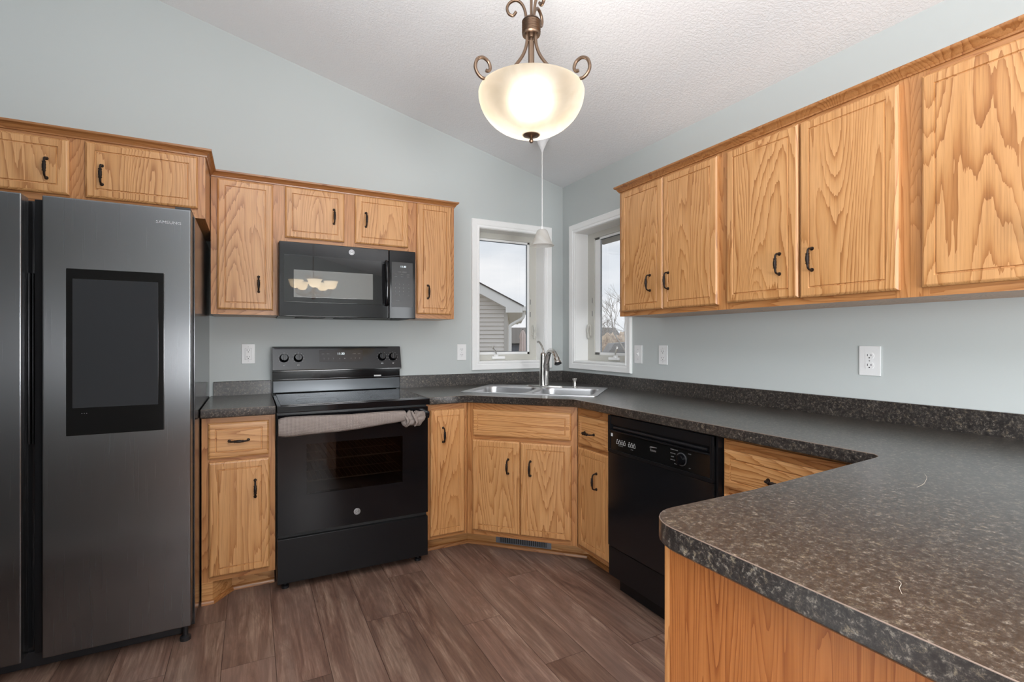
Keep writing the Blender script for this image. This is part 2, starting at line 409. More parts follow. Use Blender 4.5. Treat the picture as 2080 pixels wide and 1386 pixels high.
baseboard('baseboard_rear', [(XW, YR), (0, YR), (0, -6.27)], -1)
baseboard('baseboard_far', [(XW, YR), (XW, -2.33)], 1)

# ---------------------------------------------------------------- windows
def window(name, rot, loc, x0, x1, gx0, gx1, sash_l, lock_x, crank_x, flip=1):
    """local x along the wall (to the right seen from inside), y outwards, z up"""
    e = bpy.data.objects.new(name, None); COL.objects.link(e); e.location = loc; e.rotation_euler = (0, 0, rot); e['kind'] = 'structure'
    z0, z1 = LZ0, LZ1; c = .062
    bm = BM()   # casing: stepped profile, mitred, swept round the opening in its own plane
    prof = [(.0, 0), (.0, .008), (.004, .012), (.012, .012), (.015, .009), (.020, .009), (.024, .013), (.040, .014), (.046, .017), (c-.004, .018), (c, .014), (c, 0)]
    path = [(x0, z0), (x1, z0), (x1, z1), (x0, z1)]
    sweep(bm, path, prof, 1, True)
    for v in bm.verts: v.co = V(v.co.x, -v.co.z, v.co.y)
    obj('casing', bm, whitem, e)
    bm = BM(); d = .121; tk = .0
    for (a, b, zz0, zz1) in ((x0-.012, x0+.002, z0-.01, z1+.01), (x1-.002, x1+.012, z0-.01, z1+.01)): box(bm, a, b, .001, d, zz0, zz1)
    box(bm, x0, x1, .001, d, z0-.01, z0+.002); box(bm, x0, x1, .001, d, z1-.002, z1+.01)
    obj('jamb', bm, whitem, e)
    bm = BM(); fy0, fy1 = .118, .15
    fl, fr_, ft, fb = gx0-sash_l[0], gx1+sash_l[1], 2.00+.012, 1.125
    rbox(bm, x0, fl, fy0, fy1, z0, z1, .003); rbox(bm, fr_, x1, fy0, fy1, z0, z1, .003)
    rbox(bm, fl-.003, fr_+.003, fy0, fy1, ft, z1, .003); rbox(bm, fl-.003, fr_+.003, fy0, fy1, z0, fb, .003)
    obj('window_frame', bm, vinylm, e)
    bm = BM(); g0, g1, gz0, gz1 = gx0, gx1, 1.146, 1.995
    rbox(bm, fl, g0, .128, .150, fb, ft, .002); rbox(bm, g1, fr_, .128, .150, fb, ft, .002)
    rbox(bm, fl, fr_, .128, .150, fb, gz0, .002); rbox(bm, fl, fr_, .128, .150, gz1, ft, .002)
    obj('sash', bm, whitem, e)
    bm = BM(); gk = material('gasket', lin(95, 102, 110), .5) if 'gasket' not in bpy.data.materials else bpy.data.materials['gasket']
    for (a, b, q0, q1) in ((g0, g0+.007, gz0, gz1), (g1-.007, g1, gz0, gz1), (g0, g1, gz1-.005, gz1), (g0, g1, gz0, gz0+.003)): box(bm, a, b, .136, .1385, q0, q1)
    obj('gasket', bm, gk, e)
    bm = BM(); box(bm, g0, g1, .139, .142, gz0, gz1); obj('glass_pane', bm, paneglass, e)
    # crank operator
    bm = BM(); cx = crank_x
    rbox(bm, cx-.055, cx+.055, .098, .12, z0+.012, z0+.034, .006, 3)
    lathe(bm, [(0, 0), (.017, 0), (.017, .012), (.010, .020), (0, .020)], (cx-.02*flip, .108, z0+.030), 14)
    obj('crank_base', bm, whitem, e)
    bm = BM(); s = flip
    pts = [(cx-.02*s, .104, z0+.05), (cx-.03*s, .098, z0+.07), (cx-.045*s, .095, z0+.085), (cx-.052*s, .095, z0+.103), (cx-.044*s, .094, z0+.112)]
    tube(bm, smooth_pts(pts, 4), [.005, .006, .007, .005, .005], 8)
    obj('crank_handle', bm, chromem, e)
    bm = BM()
    tube(bm, smooth_pts([(lock_x, .116, 1.35), (lock_x, .100, 1.345), (lock_x+.004*flip, .094, 1.31), (lock_x+.002*flip, .100, 1.26), (lock_x, .103, 1.245)], 4), [.008, .009, .0075, .010, .006], 10)
    rbox(bm, lock_x-.010, lock_x+.010, .108, .120, 1.27, 1.35, .003)
    obj('lock_lever', bm, vinylm, e)
    bm = BM()
    for zz in (1.42, 1.52): box(bm, lock_x-.025*flip-.003, lock_x-.025*flip+.003, .1165, .119, zz, zz+.04)
    obj('hinge_slot', bm, greymark, e)
    return e
window('window_1', 0, (0, 0, 0), LX0, LX1, -.675, -.252, (.018, .020), -.205, -.515)
window('window_2', -PI/2, (0, 0, 0), -RY0, -RY1, .310, .700, (.058, .018), .205, .50, -1)

def big_window(name, rot, loc, x0, x1, z0, z1, n=2):
    e = bpy.data.objects.new(name, None); COL.objects.link(e); e.location = loc; e.rotation_euler = (0, 0, rot); e['kind'] = 'structure'
    bm = BM(); sweep(bm, [(x0, z0), (x1, z0), (x1, z1), (x0, z1)], [(0, 0), (0, .012), (.06, .018), (.06, 0)], 1, True)
    for v in bm.verts: v.co = V(v.co.x, -v.co.z, v.co.y)
    obj('casing', bm, whitem, e)
    bm = BM()
    for i in range(n+1):
        xx = x0+(x1-x0)*i/n; box(bm, max(x0, xx-.03), min(x1, xx+.03), .04, .09, z0, z1)
    box(bm, x0, x1, .04, .09, z0, z0+.05); box(bm, x0, x1, .04, .09, z1-.05, z1)
    obj('window_frame', bm, whitem, e)
    bm = BM(); box(bm, x0, x1, .062, .066, z0, z1); obj('glass_pane', bm, paneglass, e)
big_window('added_window_3', PI, (0, YR, 0), 3.25, 5.35, .4, 2.5, 3)  # unseen opening added to carry the rear fill lamp
big_window('added_window_4', PI/2, (XW, 0, 0), -6.3, -3.5, .65, 2.35, 3)  # unseen opening added for the far-wall fill
big_window('added_door_1', -PI/2, (0, 0, 0), 4.7, 6.2, .0, 2.1, 2)  # unseen glazed opening added for the side fill

# ================================================================ cabinets
def handle(parent, x, y, z, vertical=True):
    """arched pull; (x,y,z) is the middle on the door face, sticking out to -y"""
    h = .040
    prof = [(-h, 0), (-h, .010), (-h+.002, .020), (-h+.008, .0255), (-.022, .0275), (-.012, .029), (0, .030), (.012, .029), (.022, .0275), (h-.008, .0255), (h-.002, .020), (h, .010), (h, 0)]
    rad = [.0055, .0038, .0036, .0040, .0042, .0060, .0068, .0060, .0042, .0040, .0036, .0038, .0055]
    pts = [(x, y-d, z+a) if vertical else (x+a, y-d, z) for a, d in prof]
    bm = BM(); P = smooth_pts(pts, 3); R = []
    for i in range(len(prof)-1):
        for k in range(3): R.append(rad[i]+(rad[i+1]-rad[i])*k/3)
    R.append(rad[-1]); tube(bm, P, R, 10)
    for s in (-.006, .006, -.018, .018):
        c = (x, y-.029, z+s) if vertical else (x+s, y-.029, z)
        mat = Matrix.Identity(3) if vertical else Matrix.Rotation(PI/2, 3, 'Y')
        lathe(bm, [(0, -.0012), (.0070, -.0012), (.0074, 0), (.0070, .0012), (0, .0012)], c, 10, 0, mat)
    for s in (-h, h):
        c = (x, y-.002, z+s) if vertical else (x+s, y-.002, z)
        lathe(bm, [(0, -.002), (.0075, -.002), (.0065, .002), (0, .003)], c, 10, 0, Matrix.Rotation(PI/2, 3, 'X'))
    return obj('handle', bm, bronzem, parent)
def slab(bm, x0, x1, z0, z1, y=0, t=.019, g=.034, m=0):
    rings = []
    for ins, yy in ((0, 0), (0, -t+.007), (.003, -t+.0035), (.0065, -t+.0015), (.0095, -t), (g, -t), (g+.0022, -t+.0042), (g+.0048, -t+.0042), (g+.0070, -t)):
        rings.append([bm.verts.new(p) for p in ((x0+ins, y+yy, z0+ins), (x1-ins, y+yy, z0+ins), (x1-ins, y+yy, z1-ins), (x0+ins, y+yy, z1-ins))])
    for a, b in zip(rings, rings[1:]):
        for k in range(4): bm.faces.new((a[k], a[(k+1) % 4], b[(k+1) % 4], b[k])).material_index = m
    bm.faces.new(rings[-1]); bm.faces.new(rings[0][::-1])
def cabinet(name, label, loc, rot, wd, z0, z1, depth, doors, stiles, rails, cat='cabinet', group=None, toe=None, body_w=None, bodymat=None):
    t_ = thing(name, label, cat, loc, rot, group)
    b0 = .0
    bm = BM(); box(bm, 0.0005, wd-.0005, .019, depth, max(z0, .10) if toe else z0, z1)
    obj('body', bm, bodymat or OAKV, t_)
    bm = BM()
    for a, b in stiles: box(bm, a, b, 0, .0188, (.10 if toe else z0), z1, 0)
    for a, b in rails: box(bm, stiles[0][1], stiles[-1][0], .0006, .0188, a, b, 1)
    obj('face_frame', bm, [OAKF, OAKFH], t_)
    for dd in doors:
        x0, x1, a, b = dd[:4]; kind = dd[4]; hd = dd[5] if len(dd) > 5 else None
        bm = BM(); slab(bm, x0, x1, a, b, -.0005, g=.034 if kind != 'drawer' else .028)
        d = obj('door' if kind == 'door' else 'drawer_front', bm, OAKV if kind == 'door' else OAKH, t_)
        if hd: handle(d, hd[0], -.0195, hd[1], kind == 'door')
    if toe:
        bm = BM(); box(bm, toe[0], toe[1], .105, .118, 0, .10); box(bm, toe[0], toe[1], .019, .105, .1, .104)
        obj('toe_kick', bm, OAKH, t_)
        bm = BM(); q = [(0, 0)]+[(.015*math.cos(a*PI/12), .020*math.sin(a*PI/12)) for a in range(0, 7)]
        sweep(bm, [(toe[0]+toe[2], .105), (toe[1]+toe[3], .105)], q, 1)
        obj('shoe_molding', bm, OAKT, t_)
    return t_
RW = -PI/2
UZ, UT = 1.371, 2.100
# -- uppers on the range wall; local origin x = left edge, y = face plane
FY = -.305
def L(x, x0): return x-x0
def updoor(x0, d, **k): return [(a-x0, b-x0, c, e, 'door', (h[0]-x0, h[1])) for (a, b, c, e, h) in d]
x0 = -2.382
cabinet('wall_cabinet', 'tall oak wall cabinet with one door between refrigerator and microwave', (x0, FY, 0), 0, .316, UZ, UT, .302,
        updoor(x0, [(-2.353, -2.090, 1.397, 2.080, (-2.160, 1.535))]), [(0, .034), (.282, .316)], [(UZ, 1.412), (2.068, UT)])
x0 = -2.066
cabinet('wall_cabinet', 'short oak wall cabinet with two small doors directly above microwave', (x0, FY, 0), 0, .746, 1.772, UT, .302,
        updoor(x0, [(-2.030, -1.717, 1.802, 2.083, (-1.775, 1.942)), (-1.657, -1.341, 1.803, 2.084, (-1.596, 1.944))]),
        [(0, .050), (.335, .424), (.710, .746)], [(1.772, 1.815), (2.070, UT)])
x0 = -1.320
cabinet('wall_cabinet', 'narrow oak wall cabinet at the right end beside the window and microwave', (x0, FY, 0), 0, .283, UZ, UT, .302,
        updoor(x0, [(-1.285, -1.059, 1.398, 2.085, (-1.217, 1.537))]), [(0, .046), (.248, .283)], [(UZ, 1.413), (2.072, UT)])
x0 = -3.335
cabinet('wall_cabinet', 'deep oak cabinet with two doors above the refrigerator', (x0, -.605, 0), 0, .950, 1.800, UT, .602,
        updoor(x0, [(-3.285, -2.872, 1.842, 2.072, (-2.942, 1.942)), (-2.820, -2.414, 1.842, 2.078, (-2.762, 1.941))]),
        [(0, .062), (.450, .528), (.908, .950)], [(1.80, 1.855), (2.06, UT)])
# -- uppers on the right wall
FX = -.310
y0 = -1.068
def rdoors(d): return [(a+y0, b+y0, c, e, 'door', (h[0]+y0, h[1])) if h else (a+y0, b+y0, c, e, 'door') for (a, b, c, e, h) in d]
cabinet('wall_cabinet', 'oak double-door wall cabinet on right wall nearest the corner window', (FX, y0, 0), RW, .712, UZ, UT-.012, .305,
        rdoors([(1.095, 1.4185, 1.396, 2.072, (1.333, 1.537)), (1.4225, 1.757, 1.395, 2.070, (1.463, 1.535))]),
        [(0, .040), (.675, .712)], [(UZ, 1.41), (2.055, UT-.012)])
y0 = -1.7805
cabinet('wall_cabinet', 'middle oak double-door wall cabinet of the three on right wall', (FX, y0, 0), RW, .718, UZ, UT-.012, .305,
        rdoors([(1.808, 2.1345, 1.399, 2.069, (2.062, 1.537)), (2.1425, 2.472, 1.396, 2.068, (2.192, 1.537))]),
        [(0, .042), (.676, .718)], [(UZ, 1.41), (2.055, UT-.012)])
y0 = -2.499
cabinet('wall_cabinet', 'oak wall cabinet cut by the right frame edge, nearest the camera', (FX, y0, 0), RW, .72, UZ, UT-.012, .305,
        rdoors([(2.535, 2.862, 1.399, 2.062, (2.80, 1.537)), (2.868, 3.19, 1.399, 2.062, (2.92, 1.537))]),
        [(0, .052), (.680, .72)], [(UZ, 1.41), (2.055, UT-.012)])
CR = [(0, .000), (.005, .000), (.0065, .006), (.010, .009), (.013, .016), (.019, .021), (.0235, .023), (.026, .027), (.026, .034), (0, .034)]
bm = BM(); sweep(bm, [(-3.335, -.005), (-3.335, -.605), (-2.385, -.605), (-2.385, -.305), (-1.037, -.305), (-1.037, -.002)], [(o+.0006, z+2.0875) for o, z in CR], 1)
tag(obj('crown_molding', bm, OAKT), 'oak crown molding stepping along the tops of the cabinets over refrigerator and range', 'molding')
bm = BM(); sweep(bm, [(-.002, -1.068), (-.310, -1.068), (-.310, -3.219)], [(o+.0006, z+2.0875-.004) for o, z in CR], 1)
bm.verts.ensure_lookup_table()
tag(obj('crown_molding', bm, OAKT), 'oak crown molding along the tops of the wall cabinets on right wall', 'molding')

# -- base cabinets
BZ = .872
x0 = -2.400
c = cabinet('base_cabinet', 'oak base cabinet with drawer and door between refrigerator and range', (x0, -.605, 0), 0, .310, 0, BZ, .60,
        [(-2.373-x0, -2.119-x0, .677, .844, 'drawer', (-2.247-x0, .757)), (-2.370-x0, -2.115-x0, .125, .661, 'door', (-2.178-x0, .519))],
        [(0, .035), (.280, .310)], [(.10, .135), (.655, .69), (.835, BZ)], toe=(.12, .310, 0, 0))
bm = BM(); box(bm, 0, .045, 0, .019, 0, .10); prism(bm, [(.045, .002, 0), (.120, .105, 0), (.108, .112, 0), (.033, .012, 0)], (0, 0, .10))
obj('toe_filler', bm, OAKH, c)
bm = BM(); q = [(0, 0)]+[(.013*math.cos(a*PI/12), .018*math.sin(a*PI/12)) for a in range(0, 7)]
sweep(bm, [(.0, 0), (.045, 0), (.120, .100)], q, 1); obj('shoe_molding', bm, OAKT, c)
x0 = -1.320
cabinet('base_cabinet', 'narrow oak base cabinet with one tall door just right of the range', (x0, -.605, 0), 0, .250, 0, BZ, .60,
        [(-1.297-x0, -1.090-x0, .120, .837, 'door', (-1.224-x0, .694))], [(0, .03), (.222, .250)], [(.10, .13), (.83, BZ)], toe=(0, .298, 0, 0))
# diagonal sink base: face from (-1.07,-.61) to (-.61,-1.07)
S2 = math.sqrt(.5)
t_ = thing('sink_cabinet', 'diagonal corner oak cabinet with two doors under the sink', 'cabinet', (-.8375, -.8375, 0), -PI/4)
hw = .326
bm = BM(); prism(bm, [((a+.8375-b-.8375)*S2, (a+.8375+b+.8375)*S2, .10) for a, b in ((-1.066, -.585), (-.585, -1.066), (-.01, -1.066), (-.01, -.01), (-1.066, -.01))], (0, 0, .60))
obj('body', bm, OAKV, t_)
bm = BM()
for a, b in ((-hw, -.280), (.288, hw)): box(bm, a, b, 0, .0188, .10, BZ)
for a, b in ((.10, .14), (.645, .69), (.825, BZ)): box(bm, -.28, .288, .0006, .0188, a, b, 1)
box(bm, -.02, .02, .0003, .0188, .14, .645)
obj('face_frame', bm, [OAKF, OAKFH], t_)
for (a, b, c_, e_, kd, hd) in ((-.286, .292, .681, .832, 'drawer', None), (-.289, -.002, .130, .657, 'door', (-.068, .515)), (.004, .294, .130, .655, 'door', (.063, .513))):
    bm = BM(); slab(bm, a, b, c_, e_, -.0005, g=.034 if kd == 'door' else .028)
    d = obj('door' if kd == 'door' else 'false_drawer_front', bm, OAKV if kd == 'door' else OAKH, t_)
    if hd: handle(d, hd[0], -.0195, hd[1])
bm = BM(); box(bm, -.375, .375, .108, .120, 0, .10); box(bm, -.34, .34, .019, .108, .10, .104); obj('toe_kick', bm, OAKH, t_)
bm = BM(); q = [(0, 0)]+[(.015*math.cos(a*PI/12), .020*math.sin(a*PI/12)) for a in range(0, 7)]
sweep(bm, [(-.372, .108), (.372, .108)], q, 1); obj('shoe_molding', bm, OAKT, t_)
# register in its toe kick
t2 = thing('floor_register', 'grey metal heating vent with vertical slots in toe kick under sink doors', 'vent', (-.8375, -.8375, 0), -PI/4)
bm = BM()
for a, b in ((-.185, -.158), (.128, .155)): rbox(bm, a, b, .1035, .1075, .022, .068, .001)
box(bm, -.158, .128, .1035, .1075, .022, .026); box(bm, -.158, .128, .1035, .1075, .064, .068)
obj('frame', bm, ventm, t2)
bm = BM(); box(bm, -.158, .128, .1072, .1078, .026, .064); obj('backing', bm, slotm, t2)
bm = BM()
for i in range(25):
    xx = -.158+.286*(i+.5)/25; box(bm, xx-.0018, xx+.0018, .1042, .1074, .026, .064)
obj('slats', bm, ventm, t2)

y0 = -1.070
cabinet('base_cabinet', 'narrow oak base cabinet with drawer and door between sink cabinet and dishwasher', (-.605, y0, 0), RW, .298, 0, BZ, .60,
        [(1.094+y0, 1.362+y0, .674, .825, 'drawer', (1.200+y0, .744)), (1.094+y0, 1.362+y0, .124, .655, 'door', (1.262+y0, .508))],
        [(0, .030), (.288, .298)], [(.10, .135), (.65, .685), (.82, BZ)], toe=(-.045, .298, 0, 0))
y0 = -2.026
c = cabinet('base_cabinet', 'oak drawer cabinet right of dishwasher, half hidden behind the peninsula counter', (-.605, y0, 0), RW, .62, 0, BZ, .60,
        [(2.036+y0, 2.60+y0, .683, .825, 'drawer', (2.262+y0, .752)), (2.036+y0, 2.31+y0, .124, .655, 'door'), (2.316+y0, 2.60+y0, .124, .655, 'door')],
        [(0, .022), (.60, .62)], [(.10, .135), (.65, .69), (.822, BZ)], toe=(0, .62, 0, 0))
bm = BM(); rbox(bm, .014, .58, -.012, .0, .846, .861, .002); obj('pullout_board_edge', bm, OAKFH, c)
# peninsula cabinet: its end faces the camera side
t_ = thing('peninsula_cabinet', 'oak peninsula base with plain vertically grained end panel under foreground counter', 'cabinet', (-1.530, -2.660, 0), RW)
bm = BM(); box(bm, 0, .62, .006, .90, .0, BZ); obj('body', bm, OAKV, t_)
bm = BM(); box(bm, .010, .62, 0, .0055, 0, BZ); obj('end_panel', bm, OAKP, t_)
bm = BM(); rbox(bm, -.002, .0098, -.001, .012, 0, BZ, .002); obj('corner_trim', bm, OAKF, t_)

# ---------------------------------------------------------------- countertops
def counter(bm, loop, holes=(), z0=.8725, z1=.915, bev=.0014):
    """rounded-edge slab with optional holes"""
    n = len(loop); P = [Vector((p[0], p[1])) for p in loop]
    area_ = sum(P[i].x*P[(i+1) % n].y-P[(i+1) % n].x*P[i].y for i in range(n))
    s = 1 if area_ > 0 else -1
    def ins(d):
        out = []
        for i in range(n):
            a = (P[i]-P[i-1]).normalized(); b = (P[(i+1) % n]-P[i]).normalized()
            na = Vector((-a.y, a.x))*s; nb = Vector((-b.y, b.x))*s
            out.append(P[i]+(na+nb)/(1+na.dot(nb))*d)
        return out
    prof = [(.006, z0), (.0, z0+.006), (0, z1-bev), (bev*.3, z1-bev*.3), (bev, z1)]
    R = [[bm.verts.new((q.x, q.y, z)) for q in ins(d)] for d, z in prof]
    for j, (a, b) in enumerate(zip(R, R[1:])):
        for k in range(n):
            bm.faces.new((a[k], a[(k+1) % n], b[(k+1) % n], b[k])).material_index = 1 if j >= 2 else 0
    for ring, zz in ((R[-1], z1), (R[0], z0)):
        edges = []
        for k in range(n):
            e = bm.edges.get((ring[k], ring[(k+1) % n])) or bm.edges.new((ring[k], ring[(k+1) % n])); edges.append(e)
        for h in holes:
            hv = [bm.verts.new((p[0], p[1], zz)) for p in h]
            edges += [bm.edges.new((hv[k], hv[(k+1) % len(hv)])) for k in range(len(hv))]
        bmesh.ops.triangle_fill(bm, use_beauty=True, use_dissolve=False, edges=edges)
def diag(lx, ly):   # diagonal frame (origin of sink) -> world xy
    return (-.573+lx*S2+ly*S2, -.573-lx*S2+ly*S2)
def rrect(x0, x1, y0, y1, r, n=5):
    out = []
    for cx, cy, a0 in ((x1-r, y1-r, 0), (x0+r, y1-r, 90), (x0+r, y0+r, 180), (x1-r, y0+r, 270)):
        for k in range(n+1):
            a = math.radians(a0+90*k/n); out.append((cx+r*math.cos(a), cy+r*math.sin(a)))
    return out
hole = [diag(*p) for p in rrect(-.395, .395, -.255, .195, .05)]
tip = [(-1.492+.073*math.sin(math.radians(a)) - .073*1.0, 0) for a in ()]
arc = []
for k in range(9):
    a = math.radians(k*90/8); arc.append((-1.485-.080*math.sin(a), -2.712+.080*math.cos(a)))
outline = [(-1.3205, -.001), (-.001, -.001), (-.001, -3.45), (-1.565, -3.45)]+arc[::-1]+[(-1.25, -2.629), (-.70, -2.590), (-.670, -2.583), (-.6545, -2.565), (-.6535, -1.101), (-1.087, -.6535), (-1.3205, -.6535)]
t_ = thing('countertop', 'long dark speckled laminate countertop running round the corner into the foreground peninsula', 'countertop', (-.32, -1.8, .8725))
bm = BM(); counter(bm, outline, [hole])
for v in bm.verts: v.co -= V(-.32, -1.8, .8725)
obj('worktop', bm, [lam, seam], t_, angle=50)
bm = BM(); bsp = [(0.001, 0), (.018, 0), (.019, .001), (.019, .080), (.017, .0825), (0.001, .0825)]
sweep(bm, [(-1.3205, 0), (0, 0), (0, -3.45)], [(o, z+.9135) for o, z in bsp], 1)
for v in bm.verts: v.co -= V(-.32, -1.8, .8725)
obj('backsplash', bm, lam, t_)
t_ = thing('countertop', 'short dark speckled laminate countertop between refrigerator and range', 'countertop', (-2.245, -.32, .8725))
bm = BM(); counter(bm, [(-2.4005, -.001), (-2.0905, -.001), (-2.0905, -.6535), (-2.4005, -.6535)])
for v in bm.verts: v.co -= V(-2.245, -.32, .8725)
obj('worktop', bm, [lam, seam], t_, angle=50)
bm = BM(); sweep(bm, [(-2.386, 0), (-2.0905, 0)], [(o, z+.9135) for o, z in bsp], 1)
for v in bm.verts: v.co -= V(-2.245, -.32, .8725)
obj('backsplash', bm, lam, t_)

threadm = material('pale_thread', lin(205, 195, 180), .8)
for pts, lab in (([(-.780, -2.735), (-.810, -2.752), (-.842, -2.764), (-.885, -2.777), (-.924, -2.782)], 'fine pale curved hair lying far back on the peninsula countertop'),
                 ([(-1.440, -2.985), (-1.447, -2.991), (-1.462, -2.996), (-1.476, -3.005)], 'short pale hair lying on the peninsula countertop nearest the camera')):
    bm = BM(); tube(bm, smooth_pts([(a-pts[2][0], b-pts[2][1], .0) for a, b in pts], 5), .00025, 5)
    tag(obj('stray_hair', bm, threadm, loc=(pts[2][0], pts[2][1], .9155)), lab, 'hair')
# ---------------------------------------------------------------- sink, faucet, dispenser
SK = (-.573, -.573, .915)
t_ = thing('sink', 'double bowl stainless steel sink set diagonally into the corner countertop', 'sink', SK, -PI/4)
bowls = [(-.385, -.015, -.250, .150), (.015, .385, -.250, .150)]
bm = BM()
outer = rrect(-.419, .419, -.279, .279, .025, 4)
def ringv(loop, z): return [bm.verts.new((p[0], p[1], z)) for p in loop]
o0, o1, o2 = ringv(outer, .0005), ringv([(p[0]*.997, p[1]*.996) for p in outer], .0045), ringv([(p[0]*.975, p[1]*.965) for p in outer], .0052)
n = len(outer)
for a, b in ((o0, o1), (o1, o2)):
    for k in range(n): bm.faces.new((a[k], a[(k+1) % n], b[(k+1) % n], b[k]))
edges = [bm.edges.get((o2[k], o2[(k+1) % n])) for k in range(n)]
hl = []
for (a, b, c_, d_) in bowls:
    lp = rrect(a, b, c_, d_, .065, 6); hv = ringv(lp, .0045); hl.append((lp, hv))
    edges += [bm.edges.new((hv[k], hv[(k+1) % len(hv)])) for k in range(len(hv))]
bmesh.ops.triangle_fill(bm, use_beauty=True, use_dissolve=False, edges=edges)
obj('rim', bm, steelm, t_)
for (a, b, c_, d_) in bowls:
    bm = BM(); rings = []
    for ins, z in ((0, .0045), (.003, .000), (.006, -.01), (.010, -.13), (.022, -.158), (.05, -.166), (.12, -.168)):
        rr = max(.065-ins*.3, .03); rings.append([bm.verts.new((p[0], p[1], z)) for p in rrect(a+ins, b-ins, c_+ins, d_-ins, rr, 6)])
    for p, q_ in zip(rings, rings[1:]):
        for k in range(len(p)): bm.faces.new((p[k], q_[k], q_[(k+1) % len(p)], p[(k+1) % len(p)]))
    bm.faces.new(rings[-1])
    bo = obj('basin', bm, steelm, t_)
    bm = BM(); cx, cy = (a+b)/2, (c_+d_)/2
    lathe(bm, [(.055, .0), (.052, .003), (.040, .0), (.036, -.004), (0, -.005)], (cx, cy, -.166), 24); obj('drain', bm, chromem, bo)

FC = diag(0, .212)
t_ = thing('faucet', 'brushed nickel pull-out kitchen faucet with single lever behind the sink', 'faucet', (FC[0], FC[1], .9205), -PI/4)
bm = BM()
ov = [(.131*math.copysign(abs(math.cos(a))**.9, math.cos(a)), .030*math.sin(a)) for a in [2*PI*k/36 for k in range(36)]]
prev = None
for s, z in ((1, 0), (1, .003), (.96, .006), (.8, .0075)):
    r_ = [bm.verts.new((p[0]*s, p[1]*s, z)) for p in ov]
    if prev:
        for k in range(36): bm.faces.new((prev[k], prev[(k+1) % 36], r_[(k+1) % 36], r_[k]))
    prev = r_
bm.faces.new(prev); obj('base_plate', bm, chromem, t_)
bm = BM(); lathe(bm, [(0, .006), (.031, .006), (.0295, .010), (.028, .02), (.0265, .06), (.025, .12), (.0235, .175), (.0225, .205), (.0215, .218), (.017, .228), (.010, .233), (0, .235)], (-.012, 0, 0), 24)
obj('faucet_body', bm, chromem, t_)
bm = BM()   # spout springs from the body and arches forward-right
P = smooth_pts([(.008, -.006, .012), (.010, -.010, .07), (.013, -.014, .12), (.018, -.030, .165), (.035, -.060, .215), (.060, -.100, .243), (.088, -.135, .240), (.104, -.155, .225)], 6)
tube(bm, P, [.0225, .0225, .022, .0195, .0170, .0160, .0165], 14)
obj('spout', bm, chromem, t_)
bm = BM(); P = smooth_pts([(.100, -.150, .231), (.114, -.168, .212), (.124, -.180, .190), (.132, -.190, .166)], 5)
tube(bm, P, [.0165, .018, .022, .0265], 16); sp = obj('spray_head', bm, chromem, t_)
bm = BM(); tube(bm, [(.132, -.190, .166), (.133, -.191, .1635)], .022, 16); obj('nozzle', bm, blackplas, sp)
bm = BM(); P = smooth_pts([(-.010, 0, .218), (-.012, .002, .245), (-.022, .010, .270), (-.036, .018, .292), (-.048, .026, .303), (-.060, .032, .304)], 5)
tube(bm, P, [.0125, .0095, .0085, .0085, .009, .007], 12, flat=.8); obj('lever_handle', bm, chromem, t_)
SD = diag(.205, .212)
t_ = thing('soap_dispenser', 'small nickel soap dispenser standing on sink rim right of the faucet', 'soap dispenser', (SD[0], SD[1], .9205), -PI/4)
bm = BM(); lathe(bm, [(0, 0), (.020, 0), (.020, .003), (.014, .006), (.012, .012), (.0125, .028), (.010, .038), (.009, .045), (0, .046)], (0, 0, 0), 20); obj('collar', bm, chromem, t_)
bm = BM(); lathe(bm, [(0, .044), (.012, .044), (.0155, .048), (.016, .054), (.013, .059), (0, .061)], (0, 0, 0), 20)
tube(bm, [(0, 0, .051), (.004, -.020, .052), (.006, -.034, .046)], [.006, .005, .004], 10); obj('pump_head', bm, chromem, t_)

# ================================================================ range
RX0, RX1 = -2.085, -1.325; RWD = RX1-RX0
t_ = thing('range', 'black freestanding electric range with oven between the base cabinets', 'stove', (RX0, 0, 0))
def R_(x): return x-RX0
bm = BM()
# carcass with an oven cavity open to the front
fy, by = -.625, -.035
box(bm, 0, RWD, fy, by, .05, .44); box(bm, 0, .10, fy, by, .44, .74); box(bm, RWD-.10, RWD, fy, by, .44, .74); box(bm, .1, RWD-.1, -.10, by, .44, .74); box(bm, 0, RWD, fy, by, .74, .905)
body = obj('body', bm, blacksat, t_)
bm = BM(); e_ = .0006
box(bm, .1+e_, .104, fy, -.1, .44, .74); box(bm, RWD-.104, RWD-.1-e_, fy, -.1, .44, .74); box(bm, .1, RWD-.1, -.104, -.1-e_, .44, .74); box(bm, .104, RWD-.104, fy, -.104, .4406, .444)
obj('oven_liner', bm, material('oven_enamel', (.10, .104, .11, 1), .5), body)
for zz in (.515, .620):
    bm = BM()
    tube(bm, [(.108, -.60, zz), (RWD-.108, -.60, zz)], .0030, 6); tube(bm, [(.108, -.14, zz), (RWD-.108, -.14, zz)], .0030, 6)
    tube(bm, [(.108, -.37, zz-.004), (RWD-.108, -.37, zz-.004)], .0024, 6)
    for i in range(22):
        xx = .12+(RWD-.24)*i/21; tube(bm, [(xx, -.60, zz+.003), (xx, -.14, zz+.003)], .0015, 5)
    obj('oven_rack', bm, rackm, t_)
# oven door with a real window opening
dz0, dz1, dy0, dy1 = .285, .868, -.668, -.627
wx0, wx1, wz0, wz1 = R_(-1.952), R_(-1.470), .468, .718
bm = BM()
for (a, b, c_, d_) in ((.004, wx0, dz0, dz1), (wx1, RWD-.004, dz0, dz1), (wx0, wx1, dz0, wz0), (wx0, wx1, wz1, dz1)): box(bm, a, b, dy0, dy1, c_, d_)
dr = obj('oven_door', bm, blackgl, t_)
bm = BM(); box(bm, wx0, wx1, dy0+.001, dy0+.005, wz0, wz1); obj('oven_window', bm, ovenglass, dr)
